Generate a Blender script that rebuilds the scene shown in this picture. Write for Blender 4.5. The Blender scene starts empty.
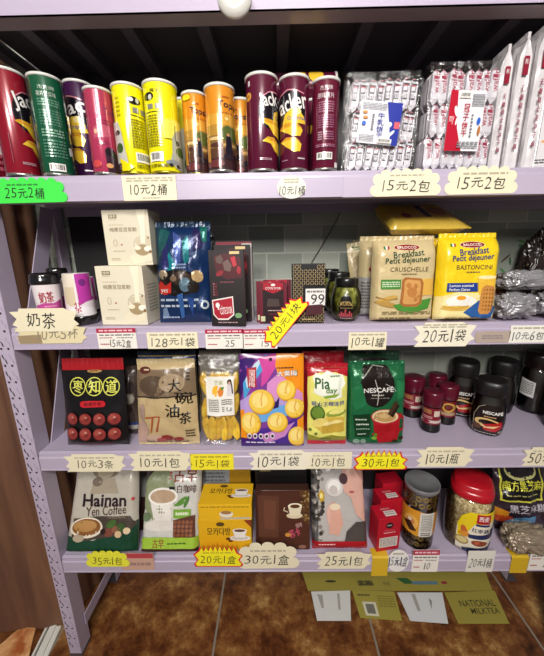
import bpy, bmesh, math, random
from mathutils import Vector, Matrix, noise
from mathutils.geometry import tessellate_polygon
R = math.radians
PI = math.pi
sc = bpy.context.scene
COL = sc.collection
rnd = random.Random(7)

# ------------------------------------------------------------------ camera
FPX, PITCH, YAW, ROLL, CAMZ = 307.2, .2393, -.0119, -.0153, 1.505
def cam_axes():
    f = Vector((math.sin(YAW)*math.cos(PITCH), math.cos(YAW)*math.cos(PITCH), -math.sin(PITCH)))
    r0 = Vector((math.cos(YAW), -math.sin(YAW), 0)); u0 = r0.cross(f)
    return math.cos(ROLL)*r0+math.sin(ROLL)*u0, -math.sin(ROLL)*r0+math.cos(ROLL)*u0, f
AX, AY, AF = cam_axes()
def ray(px, py): return AF + AX*((px-272)/FPX) + AY*((328-py)/FPX)
def onz(px, py, z):
    d = ray(px, py); t = (z-CAMZ)/d.z; return Vector((d.x*t, d.y*t, z))
def ony(px, py, Y):
    d = ray(px, py); t = Y/d.y; return Vector((d.x*t, Y, CAMZ+d.z*t))
cd = bpy.data.cameras.new('camera'); cam = bpy.data.objects.new('camera', cd); COL.objects.link(cam)
cd.sensor_fit = 'HORIZONTAL'; cd.sensor_width = 36; cd.lens = 36*FPX/544; cd.clip_start = .02
mw = Matrix((AX, AY, -AF)).transposed().to_4x4(); mw.translation = (0, 0, CAMZ)
cam.matrix_world = mw
sc.camera = cam

F0 = .85                                   # front plane of the rack
WALL = 1.17
SB = [1.642, 1.241, .832, .412]            # lower edges of the shelf lips
LIP = .065
ST = [b+LIP for b in SB]                   # shelf tops

# ------------------------------------------------------------------ materials
MATS = {}
def lin(c):
    if isinstance(c, str):
        c = c.lstrip('#'); c = ''.join(q*2 for q in c) if len(c) == 3 else c; c = [int(c[i:i+2], 16)/255 for i in (0, 2, 4)]
        c = [(v/12.92 if v <= .04045 else ((v+.055)/1.055)**2.4) for v in c]
    return (*c[:3], 1)
FIN = {'paper': (.75, 0, 0, 0), 'gloss': (.28, 0, .35, 0), 'card': (.45, 0, .1, 0), 'foil': (.28, .25, .35, .55), 'metal': (.25, .9, 0, 0),
       'bag': (.3, 0, .4, .45), 'matte': (.6, 0, 0, 0), 'glassy': (.08, 0, .9, 0), 'ink': (.6, 0, 0, 0), 'paint': (.38, 0, .15, .05), 'can': (.22, .12, .5, 0)}
def M(c, fin='card'):
    k = (c, fin)
    if k in MATS: return MATS[k]
    m = bpy.data.materials.new('%s_%s' % (fin, c)); m.use_nodes = True
    nt = m.node_tree; b = nt.nodes['Principled BSDF']
    ro, me, co, bu = FIN[fin]
    b.inputs['Base Color'].default_value = lin(c); b.inputs['Roughness'].default_value = ro
    b.inputs['Metallic'].default_value = me; b.inputs['Coat Weight'].default_value = co; b.inputs['Coat Roughness'].default_value = .15
    if bu:
        tc = nt.nodes.new('ShaderNodeTexCoord'); n = nt.nodes.new('ShaderNodeTexNoise'); n.inputs['Scale'].default_value = 30 if fin != 'paint' else 220
        n.inputs['Detail'].default_value = 3; bp = nt.nodes.new('ShaderNodeBump'); bp.inputs['Strength'].default_value = bu
        bp.inputs['Distance'].default_value = .01 if fin != 'paint' else .001
        nt.links.new(tc.outputs['Object'], n.inputs['Vector']); nt.links.new(n.outputs['Fac'], bp.inputs['Height']); nt.links.new(bp.outputs['Normal'], b.inputs['Normal'])
    MATS[k] = m; return m
def nodemat(name, build):
    if name in MATS: return MATS[name]
    m = bpy.data.materials.new(name); m.use_nodes = True; nt = m.node_tree
    build(nt, nt.nodes, nt.links, nt.nodes['Principled BSDF']); MATS[name] = m; return m
def film(name='clear_film', gl=.08, rough=.12, tint=(1, 1, 1), bump=.6, scale=45):
    def b(nt, N, L, p):
        tr = N.new('ShaderNodeBsdfTransparent'); tr.inputs[0].default_value = (*tint, 1)
        g = N.new('ShaderNodeBsdfGlossy'); g.inputs['Roughness'].default_value = rough
        mx = N.new('ShaderNodeMixShader'); mx.inputs[0].default_value = gl
        tc = N.new('ShaderNodeTexCoord'); n = N.new('ShaderNodeTexNoise'); n.inputs['Scale'].default_value = scale; n.inputs['Detail'].default_value = 4
        bp = N.new('ShaderNodeBump'); bp.inputs['Strength'].default_value = bump; bp.inputs['Distance'].default_value = .02
        L.new(tc.outputs['Object'], n.inputs['Vector']); L.new(n.outputs['Fac'], bp.inputs['Height']); L.new(bp.outputs['Normal'], g.inputs['Normal'])
        L.new(tr.outputs[0], mx.inputs[1]); L.new(g.outputs[0], mx.inputs[2]); L.new(mx.outputs[0], N['Material Output'].inputs['Surface']); N.remove(p)
    return nodemat(name, b)
def ramp_noise(name, cols, scale=8, detail=6, rough=.5, bump=0, dist=.3, coord='Object', stretch=(1, 1, 1), metallic=0, coat=0):
    def b(nt, N, L, p):
        tc = N.new('ShaderNodeTexCoord'); mp = N.new('ShaderNodeMapping'); mp.inputs['Scale'].default_value = stretch
        n = N.new('ShaderNodeTexNoise'); n.inputs['Scale'].default_value = scale; n.inputs['Detail'].default_value = detail; n.inputs['Distortion'].default_value = dist
        r = N.new('ShaderNodeValToRGB'); e = r.color_ramp.elements
        for i, (pos, c) in enumerate(cols):
            el = e[i] if i < 2 else e.new(pos)
            el.position = pos; el.color = lin(c)
        L.new(tc.outputs[coord], mp.inputs[0]); L.new(mp.outputs[0], n.inputs['Vector']); L.new(n.outputs['Fac'], r.inputs[0]); L.new(r.outputs[0], p.inputs['Base Color'])
        p.inputs['Roughness'].default_value = rough; p.inputs['Metallic'].default_value = metallic; p.inputs['Coat Weight'].default_value = coat
        if bump:
            bp = N.new('ShaderNodeBump'); bp.inputs['Strength'].default_value = bump; bp.inputs['Distance'].default_value = .005
            L.new(n.outputs['Fac'], bp.inputs['Height']); L.new(bp.outputs[0], p.inputs['Normal'])
    return nodemat(name, b)

# ------------------------------------------------------------------ objects
def empty(name, label, cat, loc=(0, 0, 0), rz=0, group=None, kind=None, rx=0, ry=0):
    o = bpy.data.objects.new(name, None); COL.objects.link(o); o.location = loc; o.rotation_euler = (rx, ry, rz)
    o.empty_display_size = .02
    tag(o, label, cat, group, kind); return o
def tag(o, label=None, cat=None, group=None, kind=None):
    if label: o['label'] = label
    if cat: o['category'] = cat
    if group: o['group'] = group
    if kind: o['kind'] = kind
    return o
class MB:
    """collects vertices and faces with materials, then links them as one mesh object"""
    def __init__(s): s.v = []; s.f = []; s.m = []; s.sm = []; s.mats = []
    def mi(s, mat):
        if mat not in s.mats: s.mats.append(mat)
        return s.mats.index(mat)
    def add(s, vs, fs, mat, smooth=False):
        b = len(s.v); s.v += [tuple(v) for v in vs]; k = s.mi(mat)
        for f in fs: s.f.append([b+i for i in f]); s.m.append(k); s.sm.append(smooth)
    def box(s, x0, x1, y0, y1, z0, z1, mat, bev=0):
        if bev:
            bm = bmesh.new(); bmesh.ops.create_cube(bm, size=1)
            for v in bm.verts: v.co = Vector(((x0+x1)/2+v.co.x*(x1-x0), (y0+y1)/2+v.co.y*(y1-y0), (z0+z1)/2+v.co.z*(z1-z0)))
            bmesh.ops.bevel(bm, geom=bm.edges[:], offset=bev, segments=2, affect='EDGES', profile=.5)
            bm.verts.index_update(); s.add([v.co[:] for v in bm.verts], [[v.index for v in f.verts] for f in bm.faces], mat); bm.free(); return
        s.add([(x0, y0, z0), (x1, y0, z0), (x1, y1, z0), (x0, y1, z0), (x0, y0, z1), (x1, y0, z1), (x1, y1, z1), (x0, y1, z1)],
              [(0, 3, 2, 1), (4, 5, 6, 7), (0, 1, 5, 4), (1, 2, 6, 5), (2, 3, 7, 6), (3, 0, 4, 7)], mat)
    def lathe(s, prof, mat, seg=40, n=2, smooth=True, cap=(True, True), cx=0, cy=0):
        vs = []; fs = []
        for r, z in prof:
            for k in range(seg):
                a = 2*PI*k/seg; q = sq(a, n)
                vs.append((cx+r*q*math.cos(a), cy+r*q*math.sin(a), z))
        for i in range(len(prof)-1):
            for k in range(seg): fs.append((i*seg+k, i*seg+(k+1) % seg, (i+1)*seg+(k+1) % seg, (i+1)*seg+k))
        s.add(vs, fs, mat, smooth)
        if cap[0]: s.add(vs[:seg], [list(range(seg))[::-1]], mat)
        if cap[1]: s.add(vs[-seg:], [list(range(seg))], mat)
    def prism(s, pts, y0, y1, mat, mat_side=None):
        """outline in x,z extruded along y"""
        n = len(pts); tris = tessellate_polygon([[Vector((p[0], p[1], 0)) for p in pts]])
        ar = sum(pts[i][0]*pts[(i+1) % n][1]-pts[(i+1) % n][0]*pts[i][1] for i in range(n))
        def fix(t):
            a, b, c = [pts[i] for i in t]; cr = (b[0]-a[0])*(c[1]-a[1])-(b[1]-a[1])*(c[0]-a[0])
            return t if cr > 0 else (t[0], t[2], t[1])
        tris = [fix(t) for t in tris]
        s.add([(p[0], y0, p[1]) for p in pts], tris, mat); s.add([(p[0], y1, p[1]) for p in pts], [t[::-1] for t in tris], mat)
        vs = [(p[0], y0, p[1]) for p in pts]+[(p[0], y1, p[1]) for p in pts]
        s.add(vs, [(i, (i+1) % n, n+(i+1) % n, n+i) if ar < 0 else (i, n+i, n+(i+1) % n, (i+1) % n) for i in range(n)], mat_side or mat)
    def tube(s, pts, r, mat, seg=8):
        pts = [Vector(p) for p in pts]; vs = []; fs = []
        for i, p in enumerate(pts):
            d = (pts[min(i+1, len(pts)-1)]-pts[max(i-1, 0)]).normalized(); a = d.orthogonal().normalized() if i == 0 else (a-d*a.dot(d)).normalized(); b = d.cross(a)
            for k in range(seg): vs.append(p+(a*math.cos(2*PI*k/seg)+b*math.sin(2*PI*k/seg))*r)
        for i in range(len(pts)-1):
            for k in range(seg): fs.append((i*seg+k, i*seg+(k+1) % seg, (i+1)*seg+(k+1) % seg, (i+1)*seg+k))
        s.add(vs, fs, mat, True); s.add(vs[:seg], [list(range(seg))[::-1]], mat); s.add(vs[-seg:], [list(range(seg))], mat)
    def build(s, name, parent=None, label=None):
        me = bpy.data.meshes.new(name); me.from_pydata(s.v, [], s.f); 
        for m in s.mats: me.materials.append(m)
        me.polygons.foreach_set('material_index', s.m); me.polygons.foreach_set('use_smooth', s.sm); me.update()
        o = bpy.data.objects.new(name, me); COL.objects.link(o)
        if parent: o.parent = parent
        if label: o['label'] = label
        return o
def sq(a, n):
    if n == 2: return 1
    return 1/((abs(math.cos(a))**n+abs(math.sin(a))**n)**(1/n))
def settle(root, z):
    """lets a leaning thing stand on height z"""
    bpy.context.view_layer.update()
    lo = 1e9
    for o in [root]+list(root.children_recursive):
        if o.type == 'MESH':
            w = o.matrix_world
            for v in o.data.vertices: lo = min(lo, (w @ v.co).z)
    root.location.z += z+.0006-lo
def clone(root, loc, rz, label, group=None):
    r = root.copy(); COL.objects.link(r); r.location = loc; r.rotation_euler = (root.rotation_euler.x, 0, rz); r['label'] = label
    if group: r['group'] = group
    for ch in list(root.children):
        c = ch.copy(); COL.objects.link(c); c.parent = r
        for g in list(ch.children):
            d = g.copy(); COL.objects.link(d); d.parent = c
    return r

# ------------------------------------------------------------------ printed art
TXT = {}
def glyphs(s, bold=0):
    k = (s, bold)
    if k in TXT: return TXT[k]
    c = bpy.data.curves.new('t', 'FONT'); c.body = s; c.resolution_u = 2; c.offset = bold*(.42 if bold > 0 else 1) if max(map(ord, s)) < 1000 else 0
    o = bpy.data.objects.new('t', c); COL.objects.link(o); bpy.context.view_layer.update()
    me = bpy.data.meshes.new_from_object(o.evaluated_get(bpy.context.evaluated_depsgraph_get()))
    vs = [(v.co.x, v.co.y) for v in me.vertices]; fs = [tuple(p.vertices) for p in me.polygons]
    bpy.data.objects.remove(o); bpy.data.curves.remove(c); bpy.data.meshes.remove(me)
    x0 = min(v[0] for v in vs); x1 = max(v[0] for v in vs); y0 = min(v[1] for v in vs); y1 = max(v[1] for v in vs)
    vs = [((x-x0)/max(x1-x0, 1e-6), (y-y0)/max(y1-y0, 1e-6)) for x, y in vs]
    TXT[k] = (vs, fs, (x1-x0)/max(y1-y0, 1e-6)); return TXT[k]
def art_shapes(A, W, H):
    """turns a list of printed shapes (fractions of the face, y down) into flat polygons in metres"""
    out = []
    def P(x, y): return (x*W, (1-y)*H)
    for a in A:
        k = a[0]
        if k == 'r': out.append(([P(a[1], a[2]), P(a[3], a[2]), P(a[3], a[4]), P(a[1], a[4])], [(3, 2, 1, 0)], a[5]))
        elif k == 'e':
            n = 26; t = a[6] if len(a) > 6 else 0; rx, ry = a[3]*W, a[4]*H; cx, cy = P(a[1], a[2])
            out.append(([(cx+rx*math.cos(2*PI*i/n)*math.cos(t)-ry*math.sin(2*PI*i/n)*math.sin(t), cy+rx*math.cos(2*PI*i/n)*math.sin(t)+ry*math.sin(2*PI*i/n)*math.cos(t)) for i in range(n)], [tuple(range(n))], a[5]))
        elif k == 'p':
            pts = [P(*p) for p in a[1]]; tr = tessellate_polygon([[Vector((p[0], p[1], 0)) for p in pts]]); fs = []
            for t in tr:
                p, q, r = [pts[i] for i in t]; fs.append(tuple(t) if (q[0]-p[0])*(r[1]-p[1])-(q[1]-p[1])*(r[0]-p[0]) > 0 else (t[0], t[2], t[1]))
            out.append((pts, fs, a[2]))
        elif k == 'l':
            pts = [Vector(P(*p)) for p in a[1]]; w = a[2]*W/2; vs = []; fs = []
            for i, p in enumerate(pts):
                d = (pts[min(i+1, len(pts)-1)]-pts[max(i-1, 0)]).normalized(); n = Vector((-d.y, d.x))*w
                vs += [tuple(p+n), tuple(p-n)]
            fs = [(2*i, 2*i+1, 2*i+3, 2*i+2) for i in range(len(pts)-1)]
            out.append((vs, fs, a[3]))
        elif k == 't':
            s, x0, y0, x1, y1, c = a[1:7]; bold = a[7] if len(a) > 7 else 0; rot = a[8] if len(a) > 8 else 0; sh = a[9] if len(a) > 9 else 0
            vs, fs, _ = glyphs(s, bold); w, h = (x1-x0)*W, (y1-y0)*H; cx, cy = P((x0+x1)/2, (y0+y1)/2); o = []
            for x, y in vs:
                X = (x-.5)*w+(y-.5)*h*sh; Y = (y-.5)*h; o.append((cx+X*math.cos(rot)-Y*math.sin(rot), cy+X*math.sin(rot)+Y*math.cos(rot)))
            out.append((o, fs, c))
            if bold > 0 and max(map(ord, s)) > 1000:
                d_ = .04*h; out.append(([(X+d_, Y) for X, Y in o], fs, c)); out.append(([(X+d_/2, Y+d_*.4) for X, Y in o], fs, c))
        elif k == 'm':
            x0, y0, x1, y1, n, c = a[1:7]
            for i in range(n):
                ya = y0+(y1-y0)*(i+.2)/n; yb = y0+(y1-y0)*(i+.75)/n; x = x0; vs = []; fs = []
                while x < x1-.01:
                    e = min(x1, x+(x1-x0)*rnd.uniform(.08, .22)); b = len(vs); vs += [P(x, ya), P(e, ya), P(e, yb), P(x, yb)]; fs.append((b+3, b+2, b+1, b)); x = e+(x1-x0)*.035
                out.append((vs, fs, c))
        elif k == 'b':
            x0, y0, x1, y1 = a[1:5]; out.append(([P(x0, y0), P(x1, y0), P(x1, y1), P(x0, y1)], [(3, 2, 1, 0)], '#f2f0ea')); vs = []; fs = []; x = x0+(x1-x0)*.08
            vert = len(a) > 5
            if vert:
                y = y0+(y1-y0)*.06
                while y < y1-(y1-y0)*.08:
                    e = y+(y1-y0)*rnd.choice((.02, .035, .05)); b = len(vs); vs += [P(x0+(x1-x0)*.1, y), P(x1-(x1-x0)*.1, y), P(x1-(x1-x0)*.1, e), P(x0+(x1-x0)*.1, e)]; fs.append((b+3, b+2, b+1, b)); y = e+(y1-y0)*rnd.choice((.02, .035))
            else:
                while x < x1-(x1-x0)*.1:
                    e = x+(x1-x0)*rnd.choice((.02, .035, .05)); b = len(vs); vs += [P(x, y0+(y1-y0)*.12), P(e, y0+(y1-y0)*.12), P(e, y1-(y1-y0)*.2), P(x, y1-(y1-y0)*.2)]; fs.append((b+3, b+2, b+1, b)); x = e+(x1-x0)*rnd.choice((.02, .035))
            out.append((vs, fs, '#1a1a1a'))
        elif k == 'h':        # handwriting, glyph by glyph
            s, x0, y0, x1, y1, c = a[1:7]; ar = [(.55 if ord(q) < 256 and q != '1' else (.34 if q == '1' else 1.)) for q in s]; tot = sum(ar)+.16*(len(s)-1); x = x0
            for q, w_ in zip(s, ar):
                w = (x1-x0)*w_/tot; j = rnd.uniform(-.05, .05)*(y1-y0); hh = (y1-y0)*rnd.uniform(.86, 1.05)
                if q != ' ':
                    if q == '元':
                        ym = (y0+y1)/2
                        for st in ([(.2, .12), (.78, .08)], [(.02, .42), (.98, .36)], [(.38, .4), (.33, .7), (.08, 1)], [(.62, .4), (.6, .85), (.72, .97), (.98, .9), (1., .72)]):
                            out += art_shapes([('l', [(x+w*p[0], y0+j+hh*(.05+.85*p[1])) for p in st], .075*(y1-y0)*H/W, c)], W, H)
                    elif q == '1': out += art_shapes([('l', [(x+w*.62, y0+j), (x+w*.38, y0+j+hh)], .09*(y1-y0)*H/W, c)], W, H)
                    else: out += art_shapes([('t', q, x, y0+j, x+w, y0+j+hh, c, 0 if ord(q) > 256 else -.012, rnd.uniform(-.06, .06), .12)], W, H)
                x += w+(x1-x0)*.16/tot
    return out
def lay_art(mb, shapes, W, H, fn, fin, cu=0, cv=0, off=.0005, step=.00012, smooth=False):
    """prints flat shapes on a surface fn(u,v,offset), cut into cells so they follow its curve"""
    bm = bmesh.new(); L = bm.faces.layers.int.new('k'); keys = []
    for i, (vs, fs, c) in enumerate(shapes):
        if c not in keys: keys.append(c)
        vv = [bm.verts.new((min(max(x, 0), W), off+i*step, min(max(y, 0), H))) for x, y in vs]
        for f in fs:
            if len(set(f)) < 3: continue
            try: nf = bm.faces.new([vv[j] for j in f]); nf[L] = keys.index(c)
            except ValueError: pass
    def cut(co, no):
        bmesh.ops.bisect_plane(bm, geom=bm.verts[:]+bm.edges[:]+bm.faces[:], dist=1e-6, plane_co=co, plane_no=no)
    for i in range(1, cu): cut((W*i/cu, 0, 0), (1, 0, 0))
    for i in range(1, cv): cut((0, 0, H*i/cv), (0, 0, 1))
    bm.verts.index_update(); cache = {}
    def node(i, j, off):
        if (i, j) not in cache: cache[(i, j)] = (Vector(fn(W*i/cu, H*j/cv if cv else j, 0)), Vector(fn(W*i/cu, H*j/cv if cv else j, .001)))
        a, b = cache[(i, j)]; return a+(b-a)*(off*1000)
    def on(u, v, off):
        if not cu: return fn(u, v, off)
        x = u/W*cu; i = min(int(x), cu-1); x -= i
        if not cv: return node(i, v, off)*(1-x)+node(i+1, v, off)*x
        y = v/H*cv; j = min(int(y), cv-1); y -= j
        return (node(i, j, off)*(1-x)+node(i+1, j, off)*x)*(1-y)+(node(i, j+1, off)*(1-x)+node(i+1, j+1, off)*x)*y
    co = [on(v.co.x, v.co.z, v.co.y) for v in bm.verts]
    for ki, c in enumerate(keys):
        mat = c if not isinstance(c, str) else M(c, fin)
        idx = {}; vs = []; fs = []
        for f in bm.faces:
            if f[L] != ki: continue
            g = []
            for v in f.verts:
                if v.index not in idx: idx[v.index] = len(vs); vs.append(co[v.index])
                g.append(idx[v.index])
            # flat shapes lie in x,z and must look towards -y
            n = f.normal if f.normal.length else Vector((0, -1, 0)); f.normal_update(); n = f.normal
            fs.append(g if n.y <= 0 else g[::-1])
        if fs: mb.add(vs, fs, mat, smooth)
    bm.free()

# ------------------------------------------------------------------ kinds of goods
def radial(prof, R_, n=2):
    def r_at(z):
        if z <= prof[0][1]: return prof[0][0]
        for (r0, z0), (r1, z1) in zip(prof, prof[1:]):
            if z0 <= z <= z1 and z1 > z0: return r0+(r1-r0)*(z-z0)/(z1-z0)
        return prof[-1][0]
    def fn(u, v, off, z0=0):
        z = v+z0; r = r_at(z); s = (2*u/(2*R_)-1)*R_/max(r, 1e-4); s = max(-.992, min(.992, s)); th = math.asin(s); a = th-PI/2; q = sq(a, n)
        return ((r*q+off)*math.cos(a), (r*q+off)*math.sin(a), z)
    return fn
def round_art(mb, prof, art, z0, z1, fin, n=2, seg=16, cv=0):
    Rm = max(p[0] for p in prof if z0-1e-6 <= p[1] <= z1+1e-6); f = radial(prof, Rm, n); W, H = 2*Rm, z1-z0
    lay_art(mb, art_shapes(art, W, H), W, H, lambda u, v, o: f(u, v, o, z0), fin, cu=seg, cv=cv, smooth=True)

def can(label, xa, xb, Y, ytop, base, art, group=None, cat='snack can', shelf=0, fin='can', lie=None, rim='#c9c8c4', lidc='#dddcd6', turn=0):
    yb = 172
    P = ony((xa+xb)/2, yb, Y); ang = math.atan2(P.x, Y)
    r = .5*(ony(xb, yb, Y).x-ony(xa, yb, Y).x)*math.cos(ang); z = ST[shelf]
    H = ony((xa+xb)/2, ytop, Y-r).z-z
    root = empty('chip_can', label, cat, (P.x, Y, z+.0006), -ang+turn, group)
    prof = [(r-.0012, .004), (r, .007), (r, H-.008), (r-.001, H-.004)]
    b = MB(); b.lathe(prof, M(base, fin)); round_art(b, prof, art, .006, H-.007, fin); b.build('can_body', root)
    c = MB(); c.lathe([(r-.0005, 0), (r+.0008, .0015), (r+.0008, .006), (r-.001, .0062)], M(rim, 'metal')); c.build('bottom_rim', root)
    c = MB(); c.lathe([(r-.001, H-.006), (r+.0014, H-.0055), (r+.0016, H), (r-.001, H+.001), (r-.003, H+.0008), (r-.004, H-.001)], M(lidc, 'gloss')); c.build('lid', root)
    return root, H, r

def prof_uv(kind):
    if kind == 'pillow':
        return lambda u, v: (max(0, math.sin(PI*u))**.55)*(max(0, math.sin(PI*v))**.5)
    if kind == 'stand':
        return lambda u, v: (max(0, math.sin(PI*u))**.45)*min(1, (v/.06)**.6 if v < .06 else 1)*(max(0, 1-v**1.6)**.7)
    if kind == 'flat':
        return lambda u, v: (max(0, math.sin(PI*u))**.35)*(max(0, math.sin(PI*v))**.3)
    return lambda u, v: (1-abs(2*u-1)**14)**.5*min(1, (v/.03)**.6 if v < .03 else 1)*(1-max(0, (v-.8)/.2)**2*.8)   # block
def pouch(name, label, x0, x1, yb, yt, shelf, t, base, art, kind='pillow', Yb=None, Yt=None, fin='bag', seal=None, seal_h=.05, seals=('top',), cat='snack bag',
          group=None, wr=.0016, rz=0, back=None, seed=0, part='pouch_body', ret=False, lift=0, waist=.0, seal_label=None, ry=0, cut=(16, 20), body=None, topw=1.):
    z = ST[shelf]; xc = (x0+x1)/2
    if Yb is None: Yb = onz(xc, yb, z).y
    if Yt is None: Yt = Yb+.02
    pb = ony(xc, yb, Yb); W = ony(x1, yb, Yb).x-ony(x0, yb, Yb).x; zt = ony(xc, yt, Yt).z
    dz, dY = zt-z-lift, Yt-Yb; H = math.hypot(dz, dY); lean = math.atan2(dY, dz)
    root = empty(name, label, cat, (pb.x, Yb+t/2*math.cos(lean), z+lift), rz, group, rx=-lean, ry=ry)
    pf = prof_uv(kind); so = seed*7.3+xc*.37
    sb = 'bottom' in seals; h0 = seal_h*H*.6 if sb else 0; h1 = H*(1-seal_h) if 'top' in seals else H
    def fn(u, v, off, side=-1):
        uu, vv = u/W, v/H; q = min(1, max(0, (v-h0)/(h1-h0))); d = t/2*pf(min(1, max(0, uu)), q)
        win = min(1, 6*q)*min(1, 6*(1-q))*min(1, 8*uu+.15)*min(1, 8*(1-uu)+.15)
        nz = noise.noise(Vector((uu*4+so, vv*5, side*3)))*wr*1.4+noise.noise(Vector((uu*11+so, vv*6+4, side)))*wr*.8
        d = max(d+nz*win*(2 if kind != 'block' else 1.2), .0006)
        wx = (1-waist*math.sin(PI*vv))*(1+(topw-1)*vv)+noise.noise(Vector((so, vv*6, 2)))*.006
        return (wx*(u-W/2)+noise.noise(Vector((so, vv*5, uu*2)))*.0015, side*(d+off), v)
    nu, nv = (cut[0]+8, cut[1]+10) if art else cut; mb = MB(); bm_ = body or M(base, fin)
    lo, hi = h0, h1
    rows = [lo]+[H*j/nv for j in range(nv+1) if lo+H*.004 < H*j/nv < hi-H*.004]+[hi]; nr = len(rows)
    for side in (-1, 1):
        vs = [fn(W*i/nu, r_, 0, side) for r_ in rows for i in range(nu+1)]
        fs = [(j*(nu+1)+i, j*(nu+1)+i+1, (j+1)*(nu+1)+i+1, (j+1)*(nu+1)+i) for j in range(nr-1) for i in range(nu)]
        mb.add(vs, fs if side < 0 else [f[::-1] for f in fs], bm_ if side < 0 or not back else M(back, fin), True)
    # closes the thin side edges and the foot
    for i_ in (0, nu):
        vs = []
        for r_ in rows: vs += [fn(W*i_/nu, r_, 0, -1), fn(W*i_/nu, r_, 0, 1)]
        mb.add(vs, [(2*j, 2*j+1, 2*j+3, 2*j+2) if i_ == 0 else (2*j+1, 2*j, 2*j+2, 2*j+3) for j in range(nr-1)], bm_, True)
    for r_ in (rows[0], rows[-1]):
        vs = []
        for i in range(nu+1): vs += [fn(W*i/nu, r_, 0, -1), fn(W*i/nu, r_, 0, 1)]
        mb.add(vs, [(2*i, 2*i+1, 2*i+3, 2*i+2) for i in range(nu)], bm_, True)
    if art:
        n_ = len(art); sh = art_shapes(art, W, H)
        def fa(u, v, off):
            v = min(max(v, lo), hi); return fn(u, v, off)
        sh = [s for s in sh]
        lay_art(mb, sh, W, H, fa, fin, cu=nu, cv=nv, off=.0005+wr*.15, step=.00013, smooth=True)
    mb.build(part, root)
    for sname in seals:
        a, b = (h1, H) if sname == 'top' else (0, h0)
        m = MB(); k = 40; sm = M(seal or base, fin) if not (body and not seal) else body
        def sy(i, f): return .0008*math.sin(i*1.9)+noise.noise(Vector((i*.15+so, f, 1)))*.003*f
        vs = []
        ys = [0, .34, .36, .64, .66, 1]
        for s_ in (-1, 1):
            for f in ys:
                for i in range(k+1):
                    u = W*i/k; e = fn(u, a if sname == 'bottom' else a, 0, -1)
                    zz = a+(b-a)*f; g = f if sname == 'top' else 1-f
                    if f == (1 if sname == 'top' else 0): zz += (.0011 if sname == 'top' else -.0011)*(1 if i % 2 else -.2)
                    xx = fn(u, zz, 0, -1)[0]
                    vs.append((xx, s_*.0007+sy(i, g)*(1 if g > 0 else 0), zz))
        L_ = len(ys)*(k+1)
        fs = [(j*(k+1)+i, j*(k+1)+i+1, (j+1)*(k+1)+i+1, (j+1)*(k+1)+i) for j in range(len(ys)-1) for i in range(k)]
        m.add(vs, fs+[tuple(x+L_ for x in f[::-1]) for f in fs], sm, False)
        m.build('top_seal' if sname == 'top' else 'bottom_seal', root, seal_label)
    settle(root, z+lift)
    return (root, W, H, fn) if ret else root

def carton(name, label, x0, x1, yb, yt, shelf, depth, base, front=(), top=(), left=(), right=(), Yb=None, rz=0, fin='card', cat='box', group=None, lean=0, lift=0, Yt=None, edge=.0012, part=None, W=None, H=None):
    z = ST[shelf]; xc = (x0+x1)/2
    if Yb is None: Yb = onz(xc, yb, z).y
    pb = ony(xc, yb, Yb); W = W or ony(x1, yb, Yb).x-ony(x0, yb, Yb).x; H = H or ony(xc, yt, Yt or Yb).z-z-lift
    root = empty(name, label, cat, (pb.x, Yb+depth/2, z+lift+.0006), rz, group, rx=-lean)
    b = MB(); b.box(-W/2, W/2, -depth/2, depth/2, 0, H, M(base, fin), edge)
    D = depth
    for art, w, h, f in ((front, W, H, lambda u, v, o: (u-W/2, -D/2-o, v)), (top, W, D, lambda u, v, o: (u-W/2, v-D/2, H+o)),
                         (left, D, H, lambda u, v, o: (-W/2-o, D/2-u, v)), (right, D, H, lambda u, v, o: (W/2+o, u-D/2, v))):
        if art: lay_art(b, art_shapes(art, w, h), w, h, f, fin, off=.0002, step=.00005)
    b.build(part or 'box_body', root)
    if lean or True: settle(root, z+lift)
    return root

# ------------------------------------------------------------------ the place
def back_tiles(nt, N, L, p):
    tc = N.new('ShaderNodeTexCoord'); mp = N.new('ShaderNodeMapping'); mp.inputs['Rotation'].default_value = (R(90), 0, 0); mp.inputs['Location'].default_value = (.03, .035, 0)
    br = N.new('ShaderNodeTexBrick'); br.inputs['Scale'].default_value = 1; br.inputs['Brick Width'].default_value = .135; br.inputs['Row Height'].default_value = .098
    br.inputs['Mortar Size'].default_value = .003; br.inputs['Mortar Smooth'].default_value = .2; br.offset = .5
    br.inputs['Color1'].default_value = lin('#8f998e'); br.inputs['Color2'].default_value = lin('#c2c6ba'); br.inputs['Mortar'].default_value = lin('#cfcfc4')
    L.new(tc.outputs['Object'], mp.inputs[0]); L.new(mp.outputs[0], br.inputs['Vector']); L.new(br.outputs['Color'], p.inputs['Base Color'])
    p.inputs['Roughness'].default_value = .3
    bp = N.new('ShaderNodeBump'); bp.invert = True; bp.inputs['Distance'].default_value = .002; bp.inputs['Strength'].default_value = .5
    L.new(br.outputs['Fac'], bp.inputs['Height']); L.new(bp.outputs[0], p.inputs['Normal'])
w = MB(); w.box(-2.2, 2.2, WALL+.012, WALL+.12, 0, 2.7, nodemat('back_tiles', back_tiles))
leafy = [('r', 0, 0, 1, 1, '#8d9489')]
lr = random.Random(3)
for i in range(16):
    x, y = lr.uniform(.1, .95), lr.uniform(.1, .95); a = lr.uniform(0, 3); leafy.append(('e', x, y, .07, .02, lr.choice(('#3e6a3c', '#4f7d4a', '#5b4a3a')), a)); leafy.append(('e', x+.06, y+.05, .05, .018, '#3a5e38', a+1))
p0, p1 = ony(492, 285, WALL), ony(545, 228, WALL)
lay_art(w, art_shapes(leafy, p1.x-p0.x+.16, p1.z-p0.z), p1.x-p0.x+.16, p1.z-p0.z, lambda u, v, o: (p0.x+u, WALL+.012-o, p0.z+v), 'card', off=.0008, step=.00005)
tag(w.build('wall_back'), kind='structure')
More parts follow.
